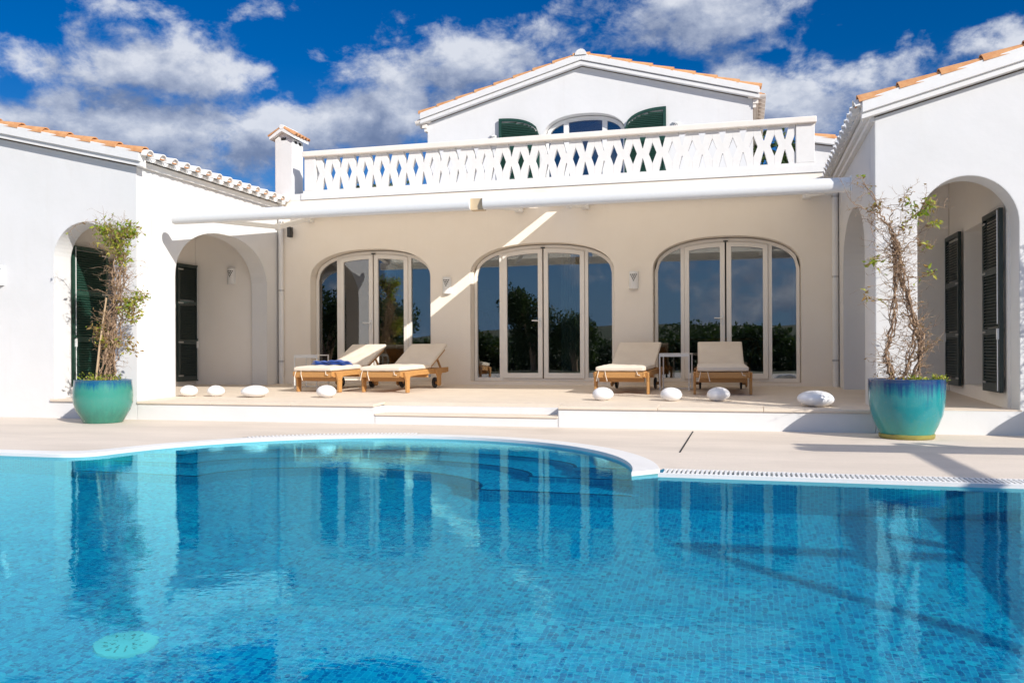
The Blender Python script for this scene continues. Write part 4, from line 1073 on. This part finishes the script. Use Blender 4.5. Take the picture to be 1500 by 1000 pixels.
def vine(name, base, zsoil, stems, clusters, dry, seed, label, shoots=(), ntwig=160, tuft=()):
    rnd = random.Random(seed); B = Vector(base)
    root = empty(name, (base[0], base[1], zsoil), label, 'climbing plant')
    st = MB(); tw = MB(); lf = MB(); dl = MB(); paths = []
    for pts, r0, r1, amp, twst, ph in stems:
        pth = [B+q for q in jitter_path(pts, rnd, 34, amp, twst, ph)]
        m = len(pth); st.tube(pth, [(r0+(r1-r0)*i/(m-1))*rnd.uniform(.85, 1.15) for i in range(m)], 6); paths.append(pth)
    def twig(p_, d, L, r=.0035, depth=0):
        n = 6; q = [p_]; d = d.normalized()
        for i in range(n):
            d = (d + Vector((rnd.gauss(0, .22), rnd.gauss(0, .22), rnd.gauss(.02, .2)))).normalized(); q.append(q[-1]+d*L/n)
        tw.tube(q, [r*(1-.75*i/n) for i in range(n+1)], 4, cap=False)
        if depth < 2:
            for _ in range(rnd.choice((1, 2, 2, 3))):
                k = rnd.randrange(1, n+1); twig(q[k], (d+Vector((rnd.gauss(0, .8), rnd.gauss(0, .8), rnd.gauss(0, .7)))), L*rnd.uniform(.3, .6), r*.65, depth+1)
        return q
    for _ in range(ntwig):
        pth = rnd.choice(paths); i = rnd.randrange(3, len(pth)); p_ = pth[i]
        a = rnd.uniform(0, 2*math.pi)
        q = twig(p_, Vector((math.cos(a), math.sin(a)*.8, rnd.gauss(.25, .45))), rnd.uniform(.06, .24)*(1+.5*(i > 24)))
        if rnd.random() < dry:
            for k in range(rnd.randrange(1, 5)): leaf(dl, q[rnd.randrange(2, len(q))], Vector((rnd.gauss(0, 1), rnd.gauss(0, 1), rnd.gauss(-.3, .7))), rnd.uniform(.02, .045), rnd)
    for pts, r in shoots:
        q = [B+v for v in jitter_path(pts, rnd, 18, .004)]; tw.tube(q, [r*(1-.6*i/18) for i in range(19)], 5)
        for i in range(4, 19, 1):
            for _ in range(rnd.choice((0, 0, 1, 1, 2))): leaf(lf if rnd.random() < .6 else dl, q[i], Vector((rnd.gauss(0, 1), rnd.gauss(0, 1), rnd.gauss(-.2, .8))), rnd.uniform(.03, .06), rnd)
            if rnd.random() < .35: twig(q[i], Vector((rnd.gauss(0, 1), rnd.gauss(0, 1), rnd.gauss(.2, .8))), rnd.uniform(.05, .16), .0022, 1)
    for (cx, cy, cz), rad_, n, green in clusters:
        c = B+Vector((cx, cy, cz))
        near = min((p_ for pth in paths for p_ in pth), key=lambda p_: (p_-c).length)
        for _ in range(max(3, n//14)):
            e = c+Vector((rnd.gauss(0, rad_*.6), rnd.gauss(0, rad_*.6), rnd.gauss(0, rad_*.5)))
            q = [near.lerp(e, i/6)+Vector((rnd.gauss(0, .008), rnd.gauss(0, .008), rnd.gauss(0, .008)-.02*math.sin(i/6*3.14))) for i in range(7)]
            tw.tube(q, [.004*(1-.6*i/6) for i in range(7)], 4, cap=False)
        for _ in range(n):
            p_ = c+Vector((rnd.gauss(0, rad_*.55), rnd.gauss(0, rad_*.55), rnd.gauss(0, rad_*.5)))
            leaf(lf if rnd.random() < green else dl, p_, Vector((rnd.gauss(0, 1), rnd.gauss(0, 1), rnd.gauss(-.15, .8))), rnd.uniform(.038, .078), rnd)
    for (cx, cy, cz), rad_, n in tuft:
        c = B+Vector((cx, cy, cz))
        for _ in range(n):
            d = Vector((rnd.gauss(0, 1), rnd.gauss(0, 1), abs(rnd.gauss(.5, .6)))); p_ = c+Vector((rnd.gauss(0, rad_*.5), rnd.gauss(0, rad_*.5), abs(rnd.gauss(0, rad_*.45))))
            leaf(lf, p_, d, rnd.uniform(.03, .055), rnd)
        for _ in range(n//7):
            p_ = c+Vector((rnd.gauss(0, rad_*.4), rnd.gauss(0, rad_*.4), 0)); twig(p_-Vector((0, 0, .03)), Vector((rnd.gauss(0, .6), rnd.gauss(0, .6), 1)), rad_*1.2, .002, 1)
    st.build('stem', BARK, root, smooth=60); tw.build('twigs', BARK, root)
    if lf.f: lf.build('leaves', LEAF, root, recalc=False)
    if dl.f: dl.build('dry_leaves', LEAFDRY, root, recalc=False)
    return root
mainL = [(.0, 0, .50), (.06, 0, .85), (.12, 0, 1.25), (.19, 0, 1.60), (.24, 0, 1.92), (.21, 0, 2.25), (.15, 0, 2.50)]
def offs(path, dx, dy, k0=1, k1=.4): return [(x+dx*(k0+(k1-k0)*i/(len(path)-1)), y+dy*(k0+(k1-k0)*i/(len(path)-1)), z) for i, (x, y, z) in enumerate(path)]
stemsL = [(mainL, .017, .009, .008, .02, 0), (offs(mainL, .07, .03), .014, .008, .008, .025, 2), (offs(mainL, -.06, -.03), .012, .007, .010, .03, 4), (offs(mainL, .14, .02, 1, .3), .011, .006, .012, .03, 1),
          (offs(mainL, .03, -.06), .010, .005, .014, .035, 3), (offs(mainL, .16, -.05, 1, .1), .008, .005, .014, .03, 5), ([(-.02, 0, .5), (-.07, .02, .75), (-.06, .02, 1.0), (.05, 0, 1.3), (.16, 0, 1.6), (.2, 0, 2.0)], .012, .006, .01, .01, 0), (offs(mainL[:5], .10, .06, 1, .7), .009, .004, .016, .03, 2)]
def bundle0(path, n, r, spread, seed):
    rr = random.Random(seed)
    return [(offs(path, rr.gauss(.04, spread), rr.gauss(0, spread*.7), 1, .5), r*rr.uniform(.5, 1.3), r*rr.uniform(.35, .7), .010, rr.uniform(.01, .03), rr.uniform(0, 6)) for _ in range(n)]
stemsL += bundle0(mainL, 8, .007, .04, 51)
vl = vine('potted_vine', LP, .50, stemsL,
     [((.04, -.02, 2.52), 0.099, 112, .92), ((.16, 0, 2.48), 0.121, 144, .92), ((.34, 0, 2.46), 0.121, 160, .92), ((.44, 0, 2.47), 0.088, 96, .9), ((.29, -.03, 2.28), 0.132, 176, .9), ((.12, -.03, 2.36), 0.11, 112, .8), ((.31, 0, 2.14), 0.088, 96, .85),
      ((.41, 0, 1.52), 0.11, 144, .75), ((.50, 0, 1.60), 0.099, 96, .8), ((.58, 0, 1.66), 0.066, 48, .8), ((.43, 0, 1.38), 0.099, 96, .5), ((-.02, -.02, 1.22), 0.099, 64, .25), ((.0, -.03, 1.10), 0.088, 64, .35), ((.10, 0, 1.05), 0.099, 80, .35), ((.36, 0, 1.05), 0.11, 57, .3), ((.42, 0, .95), 0.088, 38, .3)],
     .75, 11, 'bushy potted vine with a leaning cane and green crown on bare stems, left pot',
     shoots=[([(.12, 0, 2.5), (-.05, -.02, 2.60), (-.22, -.03, 2.63), (-.38, -.04, 2.58), (-.52, -.05, 2.48)], .005), ([(.25, 0, 2.45), (.36, 0, 2.62), (.44, 0, 2.55)], .004), ([(.3, 0, 2.4), (.5, 0, 2.52), (.66, -.02, 2.42)], .004), ([(.15, 0, 2.5), (.12, 0, 2.64), (.17, 0, 2.70)], .004), ([(.22, 0, 1.6), (.40, 0, 1.62), (.66, 0, 1.62)], .005)],
     ntwig=330, tuft=[((-.16, -.05, .52), .10, 90), ((.08, -.12, .52), .10, 90), ((.22, -.02, .53), .09, 70)])
m_ = MB(); m_.tube([Vector(LP)+Vector(q) for q in ((-.04, -.10, .47), (.03, -.10, 1.0), (.13, -.09, 1.62))], [.013, .012, .010], 8); m_.build('cane', CANE, vl, smooth=40)
def bundle(path, n, r, spread, seed, k1=.6):
    rr = random.Random(seed)
    return [(offs(path, rr.gauss(0, spread), rr.gauss(0, spread), 1, k1), r*rr.uniform(.55, 1.25), r*rr.uniform(.35, .7), .009, rr.uniform(.008, .022), rr.uniform(0, 6)) for _ in range(n)]
r1 = [(-.13, 0, .55), (-.16, 0, .70), (-.19, 0, .88), (-.14, 0, 1.10), (-.11, 0, 1.40), (-.10, 0, 1.72), (-.10, 0, 2.0)]
r2 = [(.02, 0, .55), (.10, 0, .72), (.13, 0, .95), (.08, 0, 1.2), (.0, 0, 1.48), (-.05, 0, 1.75), (-.09, 0, 2.02)]
r3 = [(.0, 0, .55), (.02, 0, .78), (.08, 0, 1.02), (.04, 0, 1.28), (-.03, 0, 1.55), (-.08, 0, 1.85), (-.12, 0, 2.08)]
r4 = [(-.10, .02, .55), (-.06, .02, .62), (.03, .02, .74), (.11, 0, .86), (.14, 0, 1.05)]
up1 = [(-.09, 0, 1.95), (-.16, 0, 2.15), (-.24, 0, 2.33), (-.31, 0, 2.5), (-.40, -.02, 2.62)]
up2 = [(-.09, 0, 1.98), (-.12, 0, 2.12), (-.20, 0, 2.22), (-.33, 0, 2.32), (-.50, 0, 2.44)]
up3 = [(-.10, 0, 2.0), (-.05, 0, 2.15), (.06, 0, 2.26), (.16, 0, 2.33), (.24, -.02, 2.40)]
stemsR = [(r1, .016, .010, .008, .012, 0), (r2, .017, .010, .008, .014, 1), (r3, .013, .009, .010, .016, 2), (r4, .012, .009, .010, .01, 0), (offs(r1, .02, .02), .010, .006, .010, .02, 3), (offs(r2, .03, -.02), .009, .006, .012, .022, 5), (up1, .010, .004, .010, 0, 0), (up2, .009, .004, .010, 0, 0), (up3, .010, .005, .010, 0, 0),
          ([(-.1, 0, 1.9), (-.14, 0, 2.1), (-.13, 0, 2.3), (-.03, 0, 2.42), (.08, 0, 2.52)], .007, .003, .01, 0, 0), ([(-.08, 0, 1.8), (.0, 0, 1.95), (.1, 0, 2.05), (.2, 0, 2.18)], .007, .003, .01, 0, 0), ([(-.08, 0, 1.9), (-.2, 0, 2.05), (-.33, 0, 2.22)], .006, .003, .01, 0, 0)]
stemsR += bundle(r1, 6, .0065, .014, 41) + bundle(r2, 7, .0065, .016, 42) + bundle(r3, 4, .0065, .014, 43)
clR = [((.22, -.02, 2.38), .07, 44, .9), ((.12, 0, 2.30), .07, 34, .85), ((.25, -.02, 2.18), .06, 26, .9), ((.04, 0, 2.40), .04, 14, .9), ((-.32, 0, 1.83), .06, 36, .9), ((-.33, 0, 2.36), .05, 18, .25), ((-.27, 0, 2.40), .05, 14, .4), ((.20, 0, 1.98), .05, 20, .5), ((.24, 0, 1.68), .04, 14, .8), ((-.38, 0, 1.46), .04, 14, .4), ((.02, 0, 2.18), .07, 20, .5)]
vr = vine('potted_vine', RP, .54, stemsR, clR, .38, 29, 'sparse potted vine, mostly bare twisted brown stems with few leaves, right pot',
     shoots=[([(-.3, 0, 2.45), (-.40, 0, 2.62), (-.43, 0, 2.72)], .003), ([(-.05, 0, 2.2), (.0, 0, 2.5), (.14, 0, 2.62)], .003), ([(-.1, 0, 1.3), (-.26, 0, 1.42), (-.42, 0, 1.38)], .003), ([(0, 0, 1.4), (.12, 0, 1.62), (.24, 0, 1.68)], .003), ([(.05, 0, 1.0), (.2, 0, .9), (.3, 0, .98)], .003), ([(-.15, 0, 1.6), (-.28, 0, 1.75), (-.32, 0, 1.83)], .003)],
     ntwig=420, tuft=[((.04, -.20, .55), .09, 90), ((.28, -.10, .57), .08, 100), ((.12, -.22, .55), .06, 40), ((-.18, -.14, .54), .05, 14)])

# ------------------------------------------------------------------ seen through the glass
WICK = princ('wicker', (.36, .25, .15), .8, var=(.24, .15, .08), vscale=60, bmp=.8, bscale=120)
root = empty('console_table', (-4.65, 15.5, .41), 'dark console table carrying a lamp behind the middle glass door', 'table')
MB().box(-5.1, -4.15, 15.3, 15.7, 1.02, 1.06).build('table_top', BLACK, root)
for x in (-5.06, -4.19):
    for y in (15.34, 15.66): MB().box(x-.02, x+.02, y-.02, y+.02, .41, 1.019).build('leg', BLACK, root)
root = empty('table_lamp', (-4.63, 15.5, 1.06), 'brown urn-shaped table lamp with a pale shade behind the middle glass door', 'table lamp')
MB().lathe([(.07, 0), (.10, .03), (.155, .16), (.165, .26), (.13, .38), (.06, .46), (.05, .52), (.065, .54)], 32, (-4.63, 15.5, 1.062)).build('urn', princ('brown_glaze', (.30, .17, .08), .4, var=(.20, .11, .05), vscale=9), root, smooth=50)
MB().lathe([(.20, .58), (.13, .92)], 32, (-4.63, 15.5, 1.062)).build('lamp_shade', CURT, root, smooth=50)
root = empty('wicker_armchair', (-4.5, 14.95, .41), 'wicker armchair seen through the left pane of the middle glass door', 'armchair')
MB().box(-4.78, -4.24, 14.7, 15.2, .62, .70).build('seat', WICK, root, bev=.03)
m_ = MB(); m_.prism([[(-4.78, .70), (-4.24, .70), (-4.30, 1.02), (-4.40, 1.08), (-4.62, 1.08), (-4.72, 1.02)]], XZ, 15.15, 15.22); m_.build('backrest', WICK, root, bev=.02)
for x in (-4.80, -4.22): MB().bar((x, 14.72, .84), (x, 15.2, .92), .06, .05).build('armrest', WICK, root, bev=.015)
for x in (-4.76, -4.26):
    for y in (14.72, 15.18): MB().bar((x, y, .41), (x, y, .63), .045, .045).build('leg', WICK, root)
root = empty('footstool', (-4.07, 14.85, .41), 'small wooden footstool with a white cushion behind the middle glass door', 'stool')
MB().box(-4.20, -3.98, 14.72, 14.95, .60, .67).build('cushion', CUSH, root, bev=.02)
MB().box(-4.195, -3.985, 14.725, 14.945, .55, .598).build('seat_frame', TEAK, root)
for x in (-4.17, -4.01):
    for y in (14.75, 14.92): MB().bar((x, y, .41), (x, y, .55), .03, .03).build('leg', TEAK, root)
root = empty('trestle_table', (-.6, 15.9, .41), 'wooden trestle table behind the right glass door', 'table')
MB().box(-1.6, .5, 15.5, 16.3, 1.08, 1.12).build('table_top', TEAK, root)
for x in (-1.25, .2):
    m_ = MB()
    for s in (-1, 1): m_.bar((x+s*.20, 15.65, .41), (x, 15.65, 1.08), .045, .05); m_.bar((x+s*.20, 16.1, .41), (x, 16.1, 1.08), .045, .05)
    split_build(m_, 'trestle_leg', TEAK, root)
root = empty('floor_vase', (-5.55, 15.0, .41), 'rust red floor vase at the right edge of the left glass door', 'vase')
MB().lathe([(.10, 0), (.16, .12), (.18, .35), (.13, .60), (.07, .74), (.09, .80)], 28, (-5.55, 15.0, .41)).build('vase_body', princ('rust_glaze', (.30, .06, .025), .4, var=(.22, .05, .02), vscale=8), root, smooth=50)
for nm, d in (('console_table', (.24, -.80, 0)), ('table_lamp', (.24, -.80, 0)), ('wicker_armchair', (.10, -.22, 0))):
    bpy.data.objects[nm].location += Vector(d)
m_ = MB()
for i, (x0, x1) in enumerate(((-7.3, -6.9), (-3.0, -2.6), (.75, 1.2))):
    o = curtain(x0, x1, 14.5, .42, 2.75).build('curtain', CURT, None, smooth=True)
    tag(o, ['pale green curtain inside the left glass door', 'pale green curtain inside the middle glass door', 'pale green curtain inside the right glass door'][i], 'curtain')
    o.location = (0, 0, 0)

# ------------------------------------------------------------------ pergola beside the pool (outside the picture; its beams throw the shadows on paving and pool floor)
root = empty('pergola', (5.4, 5.0, 0), 'open timber pergola beside the pool, right of the picture', 'pergola')
PZ = 2.6
def toward(px_, py_, pz_, z=PZ): k = (z-pz_)/SUN.z; return (px_+SUN.x*k, py_+SUN.y*k, z)
for a, b, w_ in (((.52, 8.72, 0), (4.2, 8.86, 0), .16), ((.52, 8.40, 0), (4.2, 8.58, 0), .27)):
    A, B = toward(*a), toward(*b); MB().bar(A, B, w_, .09).build('beam', TIMBER, root)
A, B = toward(1.50, 9.05, 0), toward(1.62, 4.55, 0); MB().bar(A, B, .11, .10).build('beam', TIMBER, root)
A, B = toward(.47, 4.86, ZW), toward(4.2, 4.92, ZW); MB().bar(A, B, .09, .09).build('beam', TIMBER, root)
A, B = toward(.47, 4.86, ZW), toward(3.4, 2.36, ZW); MB().bar(A, B, .09, .09).build('brace', TIMBER, root)
for x, y in ((5.25, 6.45), (5.3, 2.7), (7.6, 6.5), (7.6, 2.7)): MB().box(x-.05, x+.05, y-.05, y+.05, 0, PZ-.06).build('post', TIMBER, root)
# a second planted pot out of frame at the right
o = bpy.data.objects['glazed_pot.001']; dup(o, (3.66, 9.66, 0), 0, 'turquoise glazed pot farther right, outside the picture')
dup(vr, (3.66, 9.66, .54), rad(120), 'sparse potted vine in the pot farther right, outside the picture')

# ------------------------------------------------------------------ garden: what the glass doors mirror, and the trees behind the house
def bush(name, loc, rx, ry, h, n, seed, label, cat, size=.16, trunk=0, group='garden shrubs across the pool'):
    rnd = random.Random(seed); root = empty(name, loc, label, cat, group)
    lf = MB(); lobes = [(rnd.uniform(-.6, .6)*rx, rnd.uniform(-.6, .6)*ry, trunk+(h-trunk)*rnd.uniform(.25, .85), rnd.uniform(.35, .6)) for _ in range(9)] + [(0, 0, trunk+(h-trunk)*.5, .7)]
    for _ in range(n):
        lx, ly, lz, k = rnd.choice(lobes); u = Vector((rnd.gauss(0, 1), rnd.gauss(0, 1), rnd.gauss(0, 1))).normalized()*(rnd.random()**.4)
        p_ = Vector((loc[0]+lx+u.x*rx*k, loc[1]+ly+u.y*ry*k, max(.03, lz+u.z*(h-trunk)*.5*k)))
        leaf(lf, p_, Vector((rnd.gauss(0, 1), rnd.gauss(0, 1), rnd.gauss(.2, .8))), size*rnd.uniform(.7, 1.4), rnd, .5)
    tk = MB()
    for k in range(5):
        e = rnd.choice(lobes); tk.tube([Vector(loc)+Vector((rnd.uniform(-.05, .05), rnd.uniform(-.05, .05), 0)), Vector(loc)+Vector((e[0]*.3, e[1]*.3, max(trunk, h*.35))), Vector(loc)+Vector((e[0], e[1], e[2]))], [.09*h/3, .06*h/3, .015], 7)
    tk.build('trunk', BARK, root, smooth=50); lf.build('crown', LEAFD, root, recalc=False)
    return root
bush('oleander_bush', (-9.4, -11.0, 0), 1.7, 1.3, 3.9, 7800, 1, 'tall dark oleander bush across the pool, mirrored in the middle glass door', 'bush')
bush('oleander_bush', (-7.6, -11.6, 0), 1.3, 1.2, 3.0, 5400, 2, 'shorter oleander bush beside the tall one, mirrored in the middle glass door', 'bush')
bush('oleander_bush', (-16.5, -10.0, 0), 2.3, 1.6, 3.6, 7200, 3, 'broad dark bush across the pool, mirrored in the left glass door', 'bush')
bush('oleander_bush', (-20.5, -12.0, 0), 2.2, 1.8, 4.4, 7200, 4, 'highest dark bush far across the pool, mirrored in the left glass door', 'bush')
bush('oleander_bush', (-1.2, -15.5, 0), 3.8, 2.4, 2.15, 7800, 5, 'low domed bush far across the pool, mirrored in the right glass door', 'bush', .2)
bush('oleander_bush', (3.4, -17.0, 0), 2.0, 1.6, 1.7, 4200, 6, 'low rounded bush beside the domed one, mirrored in the right glass door', 'bush', .2)
bush('cypress', (4.4, -21.0, 0), .45, .45, 4.0, 900, 7, 'slim pointed cypress mirrored in the right glass door', 'tree', .16, .3)
bush('oleander_bush', (-13.0, -13.5, 0), 2.0, 1.6, 2.4, 4500, 8, 'low dark bush between the two broad ones across the pool', 'bush', .2)
bush('olive_tree', (1.25, 21.0, 0), 1.5, 1.4, 5.45, 6500, 21, 'dark green tree behind the balcony pillar at right', 'tree', .16, 2.0, 'trees behind the house')
bush('olive_tree', (-9.2, 20.5, 0), 1.8, 1.6, 5.0, 6000, 22, 'dark green tree behind the balcony near the chimney', 'tree', .16, 2.0, 'trees behind the house')
rnd = random.Random(77)
root = empty('clipped_hedge', (-8, -14.5, 0), 'long dark clipped hedge across the pool, mirrored along the foot of the glass doors', 'hedge')
m_ = MB()
for _ in range(20000):
    leaf(m_, Vector((rnd.uniform(-27, 9), -14.5+rnd.gauss(0, .35), rnd.random()**1.3*1.55)), Vector((rnd.gauss(0, 1), rnd.gauss(0, 1), rnd.gauss(.2, .8))), rnd.uniform(.14, .3), rnd, .6)
m_.build('foliage', LEAFD, root, recalc=False)
m_ = MB()
for k in range(30): m_.tube([(-26.5+k*1.2, -14.5, 0), (-26.5+k*1.2, -14.5, 1.1)], .04, 5)
m_.build('stems', BARK, root)
# distant low hills all round close the horizon
m_ = MB(); rnd = random.Random(9); n = 90; vs = []
for i in range(n):
    a = 2*math.pi*i/n; h = 3.0+2.2*math.sin(a*3+1)+1.5*math.sin(a*7)+rnd.uniform(0, 1.2)
    vs += [(110*math.cos(a), 110*math.sin(a), -.05), (150*math.cos(a), 150*math.sin(a), max(1, h)), (260*math.cos(a), 260*math.sin(a), -.05)]
fs = []
for i in range(n):
    j = (i+1) % n; fs += [(3*i, 3*j, 3*j+1, 3*i+1), (3*i+1, 3*j+1, 3*j+2, 3*i+2)]
m_.add(vs, fs); tag(m_.build('hills', princ('scrub', (.05, .07, .03), 1, var=(.10, .09, .05), vscale=.3), smooth=True), kind='structure')

# refracted sunlight on the pool floor
water.cycles.is_caustics_caster = True
for o in [basin, steps] + [q for q in SC.objects if q.name.split('.')[0] in ('step_nosing', 'cover', 'slot_grille')]: o.cycles.is_caustics_receiver = True
sl.cycles.is_caustics_light = True
